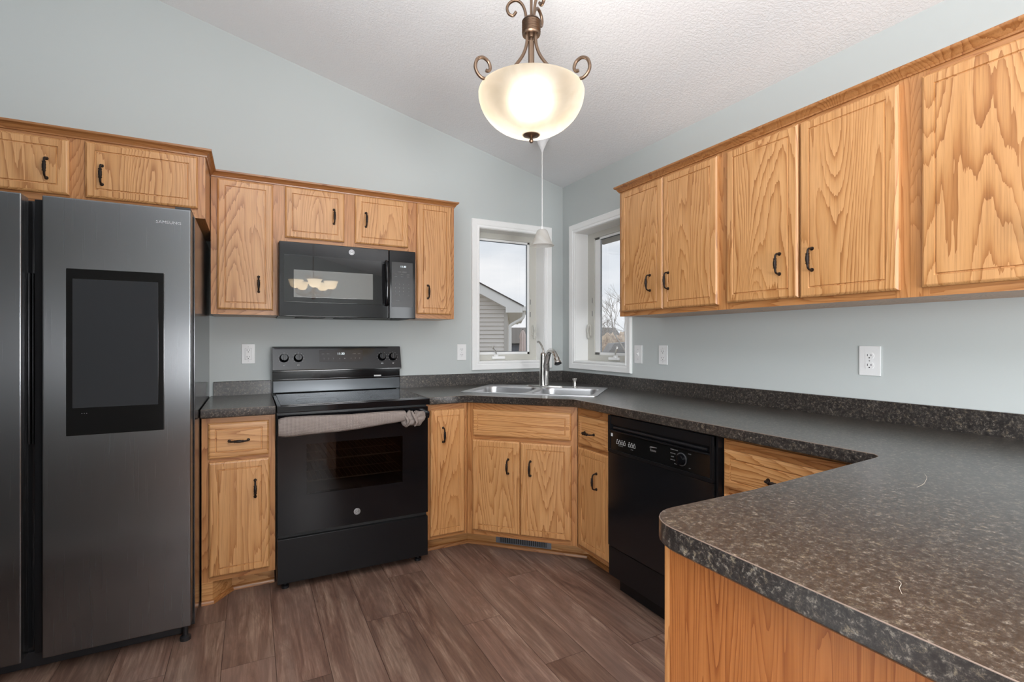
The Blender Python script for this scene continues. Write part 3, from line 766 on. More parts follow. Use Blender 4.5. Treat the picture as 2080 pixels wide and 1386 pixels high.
# handle under the towel
bm = BM(); rbox(bm, .012, RWD-.012, -.728, -.706, .822, .846, .006, 3)
for xx in (.012, RWD-.040): rbox(bm, xx, xx+.028, -.722, dy0, .812, .850, .005, 2)
obj('oven_handle', bm, blackgl, dr)
bm = BM(); rbox(bm, .002, RWD-.002, -.664, fy, .045, .262, .004); obj('storage_drawer', bm, blacksat, t_)
bm = BM(); box(bm, .006, RWD-.006, -.640, fy, .262, .285); obj('drawer_gap', bm, slotm, t_)
# cooktop
bm = BM(); rbox(bm, -.001, RWD+.001, -.690, -.075, .882, .916, .004); obj('cooktop_frame', bm, blackgl, t_)
bm = BM(); rbox(bm, .016, RWD-.016, -.672, -.105, .915, .9195, .0015)
ct = obj('cooktop_glass', bm, material('black_ceramic_glass', (.012, .012, .013, 1), .05, spec=.6), t_)
for (cx, cy, rr) in ((.20, -.52, .105), (.56, -.52, .085), (.20, -.25, .075), (.56, -.25, .105)):
    bm = BM()
    for q0 in (rr, rr*.6):
        lathe(bm, [(q0-.001, .0), (q0-.001, .0003), (q0+.001, .0003), (q0+.001, .0)], (cx, cy, .9195), 40)
    obj('burner_ring', bm, ringm, ct)
# backguard
bm = BM()
box(bm, 0, RWD, -.072, -.012, .905, 1.00)
prism(bm, [(0, -.012, 1.0), (0, -.060, 1.0), (0, -.060, 1.045), (0, -.102, 1.050), (0, -.102, 1.062), (0, -.068, 1.190), (0, -.055, 1.196), (0, -.012, 1.196)], (RWD, 0, 0))
bg_ = obj('backguard', bm, blackgl, t_)
bm = BM(); rbox(bm, .001, RWD-.004, -.083, -.070, .922, .992, .004); obj('backguard_rail', bm, material('black_satin_metal', (.05, .055, .06, 1), .22, .6), t_)
# control face: slanted plane through (y=-.102,z=1.062)-(y=-.068,z=1.190)
tilt = math.atan2(.034, .128)
def CF(x, z, out=.0): # point on control face
    y = -.102+(z-1.062)*.034/.128
    return V(R_(x), y-out*math.cos(tilt), z-out*math.sin(tilt))
bm = BM()
a_, b_, c__, d__ = CF(-1.826, 1.105, .0), CF(-1.568, 1.103, 0), CF(-1.568, 1.172, 0), CF(-1.826, 1.174, 0)
nrm = V(0, -math.cos(tilt), -math.sin(tilt))
prism(bm, [a_, b_, c__, d__], nrm*.0015); obj('display_panel', bm, material('display_smoke', (.022, .017, .017, 1), .15, spec=.3), bg_)
def ctext(name, body, size, m, x, z, out=.0022):
    p = CF(x, z, out); return text(name, body, size, m, bg_, face_text(p.x, p.y, p.z, -tilt) if False else Matrix.Translation(p) @ Matrix.Rotation(PI/2-tilt, 4, 'X'), .0002)
ctext('clock_digits', '11:30', .020, ledm, -1.700, 1.151)
for x, s in ((-1.805, 'BAKE'), (-1.775, 'BROIL'), (-1.620, 'CLEAN'), (-1.590, 'LOCK')): ctext('button_mark', s, .0062, greymark, x, 1.151)
for x, s in ((-1.800, '1'), (-1.773, '2'), (-1.745, '3'), (-1.640, '8'), (-1.614, '9'), (-1.588, '0')): ctext('button_mark', s, .012, greymark, x, 1.122)
for x, s in ((-1.708, '-'), (-1.678, '+')): ctext('button_mark', s, .014, whitemark, x, 1.122)
for kx in (-2.023, -1.945, -1.447, -1.377):
    p = CF(kx, 1.128); M = Matrix.Rotation(PI/2-tilt, 3, 'X')
    bm = BM(); lathe(bm, [(0, 0), (.025, 0), (.0255, .003), (.022, .007), (.020, .022), (.018, .025), (0, .025)], p, 28, 0, M)
    kb = obj('control_knob', bm, blackgl, t_)
    bm = BM(); t3 = bmesh.new(); rbox(bm, -.0045, .0045, -.019, .019, .024, .032, .002)
    for v in bm.verts: v.co = p+(M @ v.co)
    obj('knob_grip', bm, blackgl, kb)
    bm = BM()
    for k in range(9):
        a = math.radians(-130+260*k/8); q0 = V(.031*math.sin(a), .031*math.cos(a), .0004); 
        lathe(bm, [(0, 0), (.0013, 0), (.0013, .0004), (0, .0004)], p+(M @ q0), 6, 0, M)
    obj('dial_marks', bm, whitemark, bg_)
    ctext('dial_label', 'LF' if kx < -2 else 'LR' if kx < -1.9 else 'RR' if kx < -1.4 else 'RF', .012, whitemark, kx, 1.086, .0006)
bm = BM(); box(bm, R_(-1.495), R_(-1.45), -.0735, -.0715, 1.003, 1.012)
obj('sticker', bm, whitemark, bg_)
def badge(parent, x, y, z, r):
    bm = BM(); lathe(bm, [(0, 0), (r, 0), (r, .0015), (r*.92, .002), (0, .002)], (x, y, z), 28, 0, Matrix.Rotation(PI/2, 3, 'X'))
    b = obj('emblem', bm, lettm, parent)
    bm = BM(); lathe(bm, [(r*.76, .002), (r*.76, .0024), (r*.84, .0024), (r*.84, .002)], (x, y, z), 28, 0, Matrix.Rotation(PI/2, 3, 'X')); obj('emblem_ring', bm, blackplas, b)
    text('emblem_letters', 'GE', r*1.05, blackplas, b, Matrix.Translation((x, y-.0024, z)) @ Matrix.Rotation(PI/2, 4, 'X') @ Matrix.Shear('XY', 4, (.18, 0)), .0002)
badge(dr, R_(-1.709), dy0, .347, .0165)
for xx in (.04, RWD-.04):
    for yy in (-.60, -.08):
        bm = BM(); lathe(bm, [(0, 0), (.018, 0), (.018, .012), (.008, .016), (.008, .052), (0, .052)], (xx, yy, 0), 14); obj('foot', bm, blackplas, t_)

# towel wrapped along the oven handle and knotted at its right end
towelm = material('grey_waffle_towel', lin(150, 138, 132), .95, spec=.1); t = NT(towelm)
cv = t.n('ShaderNodeTexCoord').outputs['Object']
wv = t.n('ShaderNodeTexWave', bands_direction='X'); wv.inputs['Scale'].default_value = 55; t.l(cv, wv.inputs['Vector'])
wz = t.n('ShaderNodeTexWave', bands_direction='Z'); wz.inputs['Scale'].default_value = 55; t.l(cv, wz.inputs['Vector'])
hh = t.math('MULTIPLY', wv.outputs['Fac'], wz.outputs['Fac'])
t.l(t.ramp(hh, [(0, lin(148, 137, 131)), (1, lin(108, 99, 94))]), t.b.inputs['Base Color']); t.bump(hh, .5, .002)
tw = thing('dish_towel', 'grey-taupe dish towel wrapped along the oven handle and bunched at right', 'towel', (RX0, -.717, .77))
bm = BM(); rings = []; N = 40
for i in range(N+1):
    s = i/N; x = .004+s*(.607)
    top = .866-.006*s + .002*math.sin(9*s); bot = .768+.024*s+.012*s*s+.003*math.sin(7*s+1)
    if s < .04: bot += (.04-s)*.2; top -= (.04-s)*.2
    bulge = .013+.006*math.sin(s*5+.5)*math.sin(s*11)
    ring = []
    prof = [(0, 1), (-.6, .985), (-1, .9), (-1.1, .7), (-1.15, .5), (-1.05, .3), (-.95, .12), (-.6, 0), (-.1, .03), (.3, .2), (.45, .5), (.6, .8), (.5, .97)]
    for (py, pz) in prof:
        ring.append(bm.verts.new((x, py*(.012+bulge)+.0015*math.sin(40*s+pz*9), bot+(top-bot)*pz-.77)))
    rings.append(ring)
for a, b in zip(rings, rings[1:]):
    for k in range(len(a)): bm.faces.new((a[k], a[(k+1) % len(a)], b[(k+1) % len(a)], b[k]))
bm.faces.new(rings[0]); bm.faces.new(rings[-1][::-1])
obj('wrapped_length', bm, towelm, tw, angle=80)
bm = BM(); rr_ = random.Random(3)
bmesh.ops.create_icosphere(bm, subdivisions=4, radius=1)
for v in bm.verts:
    p = v.co.copy(); th = math.atan2(p.z, p.x)
    fold = 1+.16*math.sin(th*4+p.y*3)+.10*math.sin(th*7+1.3+p.x*4)*abs(p.y)**.5+.06*math.sin(11*p.x+5*p.z)
    pinch = 1-.38*math.exp(-((p.x+.05)/.16)**2)*(1 if p.z > 0 else .55)
    v.co = V(.660+p.x*.068, -.002+p.y*.030*fold, .046+p.z*.043*fold*pinch+.010*p.x)
obj('knot', bm, towelm, tw, angle=80)
bm = BM(); tube(bm, smooth_pts([(.60, -.016, .075), (.615, -.036, .055), (.622, -.038, .035), (.612, -.028, .012)], 5), [.006, .010, .011, .006], 8, flat=.5)
tube(bm, smooth_pts([(.645, -.02, .088), (.655, -.040, .06), (.668, -.040, .03), (.660, -.028, .008)], 5), [.006, .009, .010, .006], 8, flat=.5)
obj('fold', bm, towelm, tw, angle=80)

# ================================================================ microwave
t_ = thing('microwave', 'black over-the-range microwave mounted under the short cabinet', 'microwave', (-2.064, 0, 1.362))
MW = .747
bm = BM(); rbox(bm, 0, MW, -.358, -.004, .004, .404, .003)
mb = obj('body', bm, blacksat, t_)
bm = BM()
for a, b in ((.09, .24), (.30, .62), (.64, .72)): box(bm, a, b, -.34, -.20, -.0005, .0035)
obj('underside_vent', bm, slotm, mb)
X_ = lambda x: x+2.064
bm = BM(); rbox(bm, .0, X_(-1.4775), -.395, -.360, .0, .405, .005, 3)
md = obj('door', bm, material('microwave_black_glass', (.016, .016, .017, 1), .03, spec=.5), t_)
bm = BM(); rbox(bm, X_(-2.040), X_(-1.520), -.3965, -.390, 1.441-1.362, 1.697-1.362, .0012)
obj('door_glass', bm, material('microwave_door_glass', (.016, .016, .016, 1), .025, spec=.6), md)
bm = BM(); rbox(bm, X_(-1.992), X_(-1.571), -.3975, -.392, 1.4685-1.362, 1.617-1.362, .0012); obj('window', bm, mwwin, md)
bm = BM()
P = smooth_pts([(X_(-1.497), -.394, 1.688-1.362), (X_(-1.497), -.425, 1.680-1.362), (X_(-1.497), -.436, 1.60-1.362), (X_(-1.497), -.438, 1.565-1.362), (X_(-1.497), -.436, 1.53-1.362), (X_(-1.497), -.425, 1.452-1.362), (X_(-1.497), -.394, 1.444-1.362)], 5)
tube(bm, P, .0125, 14); obj('door_handle', bm, blackgl, md)
badge(md, X_(-1.689), -.3955, 1.7345-1.362, .0155)
bm = BM(); rbox(bm, X_(-1.4765), MW, -.395, -.360, .0, .405, .005, 3); cp = obj('control_panel', bm, blackgl, t_)
bm = BM(); rbox(bm, X_(-1.462), X_(-1.334), -.3965, -.391, 1.432-1.362, 1.698-1.362, .001); kp = obj('keypad', bm, material('keypad_dark', (.022, .022, .023, 1), .25), cp)
text('clock_digits', '11:30', .016, ledm, kp, face_text(X_(-1.393), -.3970, 1.672-1.362))
text('pad_mark', 'COOK  DEFROST', .007, greymark, kp, face_text(X_(-1.398), -.3968, 1.640-1.362))
for r0, zz in enumerate((1.626, 1.612)):
    for c0 in range(3): text('pad_mark', 'MENU', .006, greymark, kp, face_text(X_(-1.437+.037*c0), -.3968, zz-1.362))
for r0 in range(4):
    for c0 in range(3):
        text('pad_mark', ['123', '456', '789', ' 0 '][r0][c0] if ['123', '456', '789', ' 0 '][r0][c0] != ' ' else '*', .011, greymark, kp, face_text(X_(-1.440+.024*c0), -.3968, 1.566-.021*r0-1.362))
    text('pad_mark', 'SET', .006, greymark, kp, face_text(X_(-1.360), -.3968, 1.566-.021*r0-1.362))
text('pad_mark', 'START', .009, greymark, kp, face_text(X_(-1.425), -.3968, 1.468-1.362))

# ================================================================ refrigerator
FRX = -2.412
t_ = thing('refrigerator', 'black stainless side-by-side refrigerator with built-in touch screen', 'refrigerator', (FRX, 0, 0))
fx = lambda x: x-FRX
bm = BM(); rbox(bm, fx(-3.322), fx(-2.4055), -.845, -.030, .035, 1.755, .004); obj('body', bm, steeld, t_)
DY = -.930
bm = BM(); rbox(bm, fx(-2.870), 0, DY, -.862, .072, 1.762, .005, 3)
rd = obj('right_door', bm, steelb, t_)
bm = BM(); rbox(bm, fx(-2.898), fx(-2.862), -.905, -.868, .084, 1.750, .004); obj('recessed_grip', bm, blacksat, rd)
bm = BM(); rbox(bm, fx(-2.802), fx(-2.501), DY-.004, DY+.004, .877, 1.500, .003); dp = obj('display', bm, bezelm, rd)
bm = BM(); rbox(bm, fx(-2.783), fx(-2.521), DY-.0048, DY, .980, 1.462, .0004); obj('screen', bm, screenm, dp)
bm = BM()
for xx in (-2.757, -2.750, -2.743): box(bm, fx(xx), fx(xx)+.0025, DY-.0045, DY-.003, .958, .9595)
obj('sensor_marks', bm, greymark, dp)
text('brand_letters', 'SAMSUNG', .0165, lettm, rd, face_text(fx(-2.487), DY-.0006, 1.703) @ Matrix.Scale(1.12, 4, (1, 0, 0)))
bm = BM(); rbox(bm, fx(-3.322), fx(-2.926), DY, -.862, .072, 1.762, .005, 3); ld = obj('left_door', bm, steelb, t_)
bm = BM(); rbox(bm, fx(-2.920), fx(-2.915), -.89, -.862, .85, 1.48, .001); rbox(bm, fx(-2.908), fx(-2.905), -.89, -.862, .85, 1.48, .001); obj('grip_rail', bm, steeld, ld)
for xx in (-2.47, -3.29):
    bm = BM(); rbox(bm, fx(xx), fx(xx)+.055, -.90, -.76, 1.757, 1.777, .004); obj('hinge_cover', bm, blackplas, t_)
    bm = BM(); lathe(bm, [(0, 0), (.02, 0), (.02, .014), (.01, .02), (.01, .075), (0, .075)], (fx(xx)+.035, -.885, 0), 14); obj('leveling_foot', bm, blackplas, t_)
    bm = BM(); lathe(bm, [(0, 0), (.02, 0), (.02, .014), (.01, .02), (.01, .04), (0, .04)], (fx(xx)+.035, -.12, 0), 14); obj('leveling_foot', bm, blackplas, t_)
bm = BM(); rbox(bm, fx(-3.30), fx(-2.43), -.855, -.835, .012, .070, .003); obj('kick_grille', bm, blackplas, t_)

# ================================================================ dishwasher
DX = -.645
t_ = thing('dishwasher', 'black built-in dishwasher with dial under the right counter', 'dishwasher', (DX, -1.372, 0), RW)
def D(y): return -1.372-y
bm = BM(); box(bm, .003, .648, .030, .62, .09, .868)
for xx in (.02, .62):
    for yy in (.10, .58): box(bm, xx, xx+.02, yy, yy+.02, 0, .09)
obj('tub', bm, blackplas, t_)
bm = BM(); rbox(bm, .640, .650, .012, .034, .09, .870, .002); obj('side_filler', bm, blacksat, t_)
bm = BM()  # control console with a finger pocket along the top
rbox(bm, .006, .636, .004, .029, .826, .868, .004)
rbox(bm, .006, .024, .000, .029, .690, .868, .004); rbox(bm, .620, .636, .000, .029, .690, .868, .004)
box(bm, .02, .622, .020, .029, .795, .83)
con = obj('console', bm, blacksat, t_)
bm = BM(); rbox(bm, .024, .620, .004, .026, .704, .792, .002); cf = obj('control_face', bm, bezelm, con)
bm = BM(); rbox(bm, .020, .622, -.002, .012, .792, .799, .002); rbox(bm, .010, .632, -.002, .020, .690, .705, .003); obj('trim_strip', bm, blacksat, con)
bm = BM(); rbox(bm, .04, .60, .006, .018, .806, .816, .003); obj('latch_bar', bm, blackplas, con)
def DT(x, z, y=.0036): return face_text(x, y, z)
bm = BM(); box(bm, .028, .040, .003, .0045, .768, .783); obj('sticker', bm, whitemark, cf)
for k, xx in enumerate((.075, .092, .109, .126, .160, .177, .194)):
    bm = BM(); a, b, z0_, z1_ = xx-.0065, xx+.0065, .738, .752
    for q in ((a, b, z0_, z0_+.0012), (a, b, z1_-.0012, z1_), (a, a+.0012, z0_, z1_), (b-.0012, b, z0_, z1_)): box(bm, q[0], q[1], .0030, .0042, q[2], q[3])
    box(bm, xx-.003, xx+.003, .0030, .0042, .756, .759)
    obj('button_outline', bm, whitemark, cf)
text('button_legend', 'HEATED DRY', .0055, greymark, cf, DT(.100, .731)); text('button_legend', 'CYCLE', .0055, greymark, cf, DT(.178, .728))
text('brand_plate', 'Estate', .015, lettm, cf, DT(.315, .752))
bm = BM(); prism(bm, [(.293, .0028, .762), (.337, .0028, .766), (.337, .0028, .7685), (.300, .0028, .768)], (0, .0012, 0)); obj('brand_swoosh', bm, lettm, cf)
dc = (.478, .0035, .748)
M = Matrix.Rotation(PI/2, 3, 'X')
bm = BM(); lathe(bm, [(.027, 0), (.0275, .003), (.0245, .004), (.024, 0)], dc, 28, 0, M); obj('dial_ring', bm, material('dark_grey_plastic', (.06, .06, .065, 1), .35), con)
bm = BM(); lathe(bm, [(0, 0), (.0235, 0), (.023, .006), (.019, .018), (0, .018)], dc, 28, 0, M)
rbox(bm, dc[0]-.005, dc[0]+.005, -.024, -.012, dc[2]-.018, dc[2]+.018, .003); obj('dial', bm, blackgl, con)
for zz, xx, s in ((.779, .437, 'NORMAL WASH'), (.763, .430, 'POTS PANS'), (.749, .428, 'LIGHT'), (.736, .432, 'RINSE ONLY'), (.722, .445, 'DRAIN'), (.777, .520, 'START'), (.720, .520, 'OFF')):
    text('dial_legend', s, .0055, greymark, cf, DT(xx, zz))
bm = BM(); rbox(bm, .006, .636, .002, .029, .232, .689, .004); obj('door_panel', bm, material('black_appliance_panel', (.008, .008, .009, 1), .16), t_)
bm = BM(); rbox(bm, .002, .636, .010, .029, .085, .226, .003); obj('lower_panel', bm, blacksat, t_)
bm = BM(); rbox(bm, .02, .64, .065, .085, .0, .084, .003); obj('toe_panel', bm, blacksat, t_)

# ================================================================ outlets and switches
def plate(name, label, loc, rot, kind, w_=.070, h_=.115, cat='outlet', group=None):
    t_ = thing(name, label, cat, loc, rot, group)
    bm = BM(); rbox(bm, -w_/2, w_/2, -.006, -.0005, -h_/2, h_/2, .0022, 2); p = obj('wall_plate', bm, platem, t_)
    sl = []
    if kind == 'duplex':
        for s in (-1, 1):
            bm = BM(); cz = s*.0195
            lp = [(.0165*math.cos(a), max(-.0125, min(.0125, .0165*math.sin(a)))) for a in [2*PI*k/28 for k in range(28)]]
            prism(bm, [(x, -.0058, cz+z) for x, z in lp], (0, -.0018, 0)); r_ = obj('receptacle', bm, platem, t_)
            bm = BM()
            for x, h2 in ((-.0064, .0042), (.0064, .0036)): box(bm, x-.0011, x+.0011, -.0080, -.0074, cz+.003-h2, cz+.003+h2)
            lathe(bm, [(0, 0), (.0026, 0), (.0026, .0006), (0, .0006)], (0, -.0074, cz-.0075), 10, 0, Matrix.Rotation(PI/2, 3, 'X'))
            obj('slots', bm, slotm, r_)
    elif kind == 'decora':
        bm = BM(); rbox(bm, -.0165, .0165, -.0078, -.005, -.0335, .0335, .0012); r_ = obj('receptacle', bm, platem, t_)
        bm = BM()
        for s in (-1, 1):
            cz = s*.0195
            for x, h2 in ((-.0064, .0042), (.0064, .0036)): box(bm, x-.0011, x+.0011, -.0084, -.0077, cz+.003-h2, cz+.003+h2)
            lathe(bm, [(0, 0), (.0026, 0), (.0026, .0006), (0, .0006)], (0, -.0077, cz-.0075), 10, 0, Matrix.Rotation(PI/2, 3, 'X'))
        obj('slots', bm, slotm, r_)
        bm = BM()
        for (a, b, c_, d_) in ((-.0172, .0172, .0337, .0343), (-.0172, .0172, -.0343, -.0337), (-.0175, -.0169, -.034, .034), (.0169, .0175, -.034, .034)): box(bm, a, b, -.0065, -.0058, c_, d_)
        obj('seam', bm, greymark, p)
    else:
        bm = BM(); rbox(bm, -.005, .005, -.008, -.005, -.012, .012, .001); r_ = obj('toggle_slot', bm, platem, t_)
        bm = BM(); prism(bm, [(-.0035, -.006, -.006), (-.0035, -.018, .002), (-.0035, -.016, .008), (-.0035, -.006, .006)], (.007, 0, 0)); obj('toggle', bm, platem, t_)
    bm = BM()
    for zz in ((0,) if kind == 'duplex' else (-.0415, .0415) if kind == 'decora' else (-.030, .030)):
        lathe(bm, [(0, 0), (.0028, 0), (.0024, .0008), (0, .0008)], (0, -.0062, zz), 10, 0, Matrix.Rotation(PI/2, 3, 'X'))
    obj('screw', bm, material('screw_grey', lin(190, 190, 190), .3, .5) if 'screw_grey' not in bpy.data.materials else bpy.data.materials['screw_grey'], p)
    return t_
plate('wall_outlet', 'white rectangular-face wall outlet between refrigerator and range', (-2.211, 0, 1.154), 0, 'decora')
plate('wall_outlet', 'white round-face duplex outlet left of the left window', (-.863, 0, 1.150), 0, 'duplex')
plate('light_switch', 'white toggle light switch just right of the right window', (0, -.878, 1.145), RW, 'toggle', cat='switch')
plate('wall_outlet', 'white rectangular-face wall outlet right of the toggle switch', (0, -1.096, 1.146), RW, 'decora')
plate('wall_outlet', 'large white duplex outlet on right wall above the backsplash, near camera', (0, -2.225, 1.151), RW, 'duplex', .078, .118)
plate('light_switch', 'white switch on the wall facing the refrigerator, mirrored in its screen', (-3.09, -2.19, 1.2), PI, 'toggle', cat='switch')

# ================================================================ pendant lights
def point(name, loc, power, col, r=.03):
    l = bpy.data.lights.new(name, 'POINT'); l.energy = power; l.color = col; l.shadow_soft_size = r
    o = bpy.data.objects.new(name, l); COL.objects.link(o); o.location = loc; return o
PX, PY = -1.249, -1.680
zt_ = zc(PX)
t_ = thing('bowl_pendant', 'lit alabaster bowl pendant with bronze scroll arms hanging from the sloped ceiling', 'pendant light', (PX, PY, 2.0), -YAW)
bm = BM(); prof = []
for k in range(17):
    a = math.radians(90*k/16); prof.append((.201*math.sin(a), .172-.160*math.cos(a)))
prof.append((.1985, .180)); prof.append((.194, .181))
lathe(bm, prof, (0, 0, 0), 56); obj('glass_bowl', bm, bowlglass, t_, angle=80)
bm = BM(); lathe(bm, [(0, -.016), (.006, -.014), (.0085, -.007), (.006, 0), (.004, .003), (.010, .006), (.030, .012), (.034, .018), (0, .020)], (0, 0, 0), 24); obj('finial', bm, antiq, t_)
bm = BM(); lathe(bm, [(0, .455), (.030, .455), (.0355, .447)]+[(.0360 if j % 2 else .0325, .448-j*.0045) for j in range(11)]+[(.0355, .400), (.033, .394), (.014, .400), (.012, .385), (0, .384)], (0, 0, 0), 28); obj('hub', bm, antiq, t_)
def scroll(bm, ang, pts, r=.0055, flat=1.0):
    c, s = math.cos(ang), math.sin(ang)
    tube(bm, smooth_pts([(q[0]*c, q[0]*s, q[1]) for q in pts], 5), r, 10, flat=flat)
# lower arms: one away from camera, two towards camera left and right
for a in (90, 210, 330):
    bm = BM()
    scroll(bm, math.radians(a), [(.018, .405), (.020, .36), (.033, .318), (.056, .28), (.095, .232), (.145, .195), (.196, .178), (.222, .185), (.236, .210), (.228, .240), (.206, .252), (.184, .243), (.176, .222), (.184, .209), (.194, .209)], .0062)
    obj('scroll_arm', bm, antiq, t_)
for a in (180, 60, 300):
    bm = BM()
    scroll(bm, math.radians(a), [(.020, .44), (.022, .48), (.034, .512), (.056, .528), (.080, .520), (.092, .500), (.086, .478), (.070, .470), (.058, .484)], .0062, .9)
    obj('upper_scroll', bm, antiq, t_)
top = zt_-2.0
bm = BM(); tube(bm, [(0, 0, .36), (0, 0, top-.03)], .0055, 10); obj('stem', bm, antiq, t_)
bm = BM(); lathe(bm, [(0, top-.040), (.012, top-.04), (.03, top-.03), (.058, top-.018), (.062, top+.012), (0, top+.016)], (0, 0, 0), 28); obj('ceiling_canopy', bm, antiq, t_)
bm = BM(); lathe(bm, [(0, .180), (.008, .175), (.015, .163), (.017, .150), (.012, .138), (0, .133)], (0, 0, 0), 20)
bulbm = material('bulb_glass', (1, .93, .8, 1)); NT(bulbm).b.inputs['Emission Color'].default_value = (1, .88, .70, 1); NT(bulbm).b.inputs['Emission Strength'].default_value = 8
obj('light_bulb', bm, bulbm, t_)
bm = BM(); tube(bm, [(0, 0, .172), (0, 0, .37)], .012, 10); obj('socket', bm, antiq, t_)
point('bowl_pendant_bulb_light', (PX, PY-.0, 2.0+.150), 8, (1, .94, .85), .03)

# small white pendant over the sink
QX, QY = -.505, -.523
zt_ = zc(QX)
t_ = thing('mini_pendant', 'small unlit white glass bell pendant on a white cord over the sink', 'pendant light', (QX, QY, 1.855))
bm = BM(); lathe(bm, [(.077, .000), (.074, .004), (.066, .018), (.055, .042), (.042, .078), (.034, .098), (.026, .104), (.010, .106), (0, .106)], (0, 0, 0), 36); obj('glass_shade', bm, offglass, t_, angle=80)
bm = BM(); lathe(bm, [(0, .104), (.012, .104), (.011, .118), (.006, .126), (.003, .132), (0, .132)], (0, 0, 0), 16); obj('socket_cap', bm, whitem, t_)
bm = BM(); tube(bm, [(0, 0, .125), (0, 0, zt_-1.855-.09)], .0032, 8); obj('cord', bm, whitem, t_)
tp = zt_-1.855
bm = BM(); lathe(bm, [(0, tp-.105), (.006, tp-.105), (.012, tp-.085), (.036, tp-.035), (.062, tp-.006), (.064, tp+.014), (0, tp+.016)], (0, 0, 0), 32); obj('ceiling_canopy', bm, ceilm, t_)

# chandelier behind the camera, seen mirrored in the microwave door
HX, HY, HZ = -1.47, -4.54, 1.78
t_ = thing('chandelier', 'bronze five-arm chandelier with lit tulip shades, mirrored in microwave door', 'chandelier', (HX, HY, HZ))
bm = BM(); lathe(bm, [(0, 0), (.012, .004), (.030, .02), (.016, .04), (.012, .07), (.022, .09), (.022, .12), (.012, .14), (.010, .24), (.018, .26), (.010, .28), (0, .28)], (0, 0, 0), 20); obj('column', bm, antiq, t_)
bm = BM(); zz = zc(HX)-HZ; tube(bm, [(0, 0, .27), (0, 0, zz-.02)], .006, 8); lathe(bm, [(0, zz-.035), (.05, zz-.025), (.06, zz+.01), (0, zz+.01)], (0, 0, 0), 20); obj('stem', bm, antiq, t_)
for k in range(5):
    a = 2*PI*k/5+.35; c, s = math.cos(a), math.sin(a)
    bm = BM(); scroll(bm, a, [(.015, .10), (.06, .085), (.11, .055), (.17, .05), (.215, .08), (.225, .13)], .006)
    scroll(bm, a, [(.01, .25), (.05, .30), (.09, .31), (.10, .28), (.08, .27)], .005)
    scroll(bm, a, [(.225, .10), (.19, .12), (.165, .105), (.17, .085), (.185, .09)], .004)
    arm = obj('arm', bm, antiq, t_)
    bm = BM(); lathe(bm, [(0, .125), (.028, .128), (.03, .136), (.0, .138)], (.225*c, .225*s, 0), 16); obj('bobeche', bm, antiq, arm)
    bm = BM(); lathe(bm, [(.020, .138), (.048, .148), (.066, .168), (.074, .195), (.080, .222), (.094, .242)], (.225*c, .225*s, 0), 24); obj('glass_shade', bm, shadeglass, t_, angle=80)
    point('chandelier_bulb_light', (HX+.225*c, HY+.225*s, HZ+.19), 7, (1, .87, .70), .03)

# ================================================================ outside
def W(u, Z, v=None):   # a place at distance Z seen through the windows
    p = CAM+FW*Z+RT*((u-1040)/FPX*Z)
    return V(p.x, p.y, 0 if v is None else 1.2301+(V0-v)/FPX*Z)
GZ = -.75
grassm = material('dormant_lawn', lin(150, 138, 116), .95); t = NT(grassm); cv = t.n('ShaderNodeTexCoord').outputs['Object']
t.l(t.ramp(t.noise(cv, 3, 5, .7), [(.35, lin(118, 112, 88)), (.65, lin(172, 158, 136))]), t.b.inputs['Base Color'])
bm = BM(); box(bm, -40, 90, .3, 110, GZ-.2, GZ); box(bm, .3, 90, -30, .3, GZ-.2, GZ); struct('ground', bm, grassm)
sid = material('taupe_lap_siding', lin(224, 220, 217), .6); trimw = material('white_fascia', lin(244, 245, 246), .5); shing = material('grey_shingles', lin(92, 88, 86), .9)
HS = 13.0; org = W(1040, HS)
h = thing('neighbour_house', 'neighbouring house gable with taupe lap siding and white eave outside left window', 'house', (org.x, org.y, GZ), -YAW)
g = lambda z: z-GZ
xc = -.115
def rake_x(z): return .27-(z-2.115)/.529   # roof underside line
bm = BM(); z = GZ; st = .108
while z < 5.2:
    x1 = min(xc, rake_x(z+st)-.05)
    x0 = -9.0+max(0, (z-2.6)/.529 - 0) if z > 2.6 else -9.0
    if x1 > x0: prism(bm, [(x0, 0, g(z)), (x0, -.034, g(z)), (x0, -.002, g(z+st)), (x0, .12, g(z+st)), (x0, .12, g(z))], (x1-x0, 0, 0))
    z += st
box(bm, -9, xc, .12, 9, 0, g(2.0))
obj('siding_wall', bm, sid, h)
bm = BM(); rbox(bm, xc-.09, xc+.002, -.045, .08, 0, g(2.02), .004); obj('corner_board', bm, material('taupe_trim', lin(205, 202, 199), .6), h)
bm = BM()   # rake board following the roof slope
pr = lambda x: 2.115+.529*(.27-x)
prism(bm, [(.27, -.30, g(pr(.27))), (-4.6, -.30, g(pr(-4.6))), (-4.6, -.30, g(pr(-4.6)-.24)), (-.16, -.30, g(pr(-.16)-.25)), (-.16, -.30, g(1.955)), (.27, -.30, g(1.955))], (0, .03, 0))
prism(bm, [(.27, -.27, g(1.955)), (-.16, -.27, g(1.955)), (-.16, -.27, g(1.975)), (.27, -.27, g(1.975))], (0, 9, 0))
prism(bm, [(.02, -.27, g(pr(.02)-.25)), (-4.6, -.27, g(pr(-4.6)-.25)), (-4.6, -.27, g(pr(-4.6)-.23)), (.02, -.27, g(pr(.02)-.23))], (0, .30, 0))
obj('eave_boards', bm, trimw, h)
bm = BM(); prism(bm, [(.30, -.33, g(pr(.30))), (-4.6, -.33, g(pr(-4.6))), (-4.6, -.33, g(pr(-4.6)+.035)), (.30, -.33, g(pr(.30)+.035))], (0, 9.3, 0))
prism(bm, [(-4.6, -.33, g(pr(-4.6))), (-9.5, -.33, g(pr(-4.6)-2.6)), (-9.5, -.33, g(pr(-4.6)-2.56)), (-4.6, -.33, g(pr(-4.6)+.035))], (0, 9.3, 0))
obj('roof', bm, shing, h)
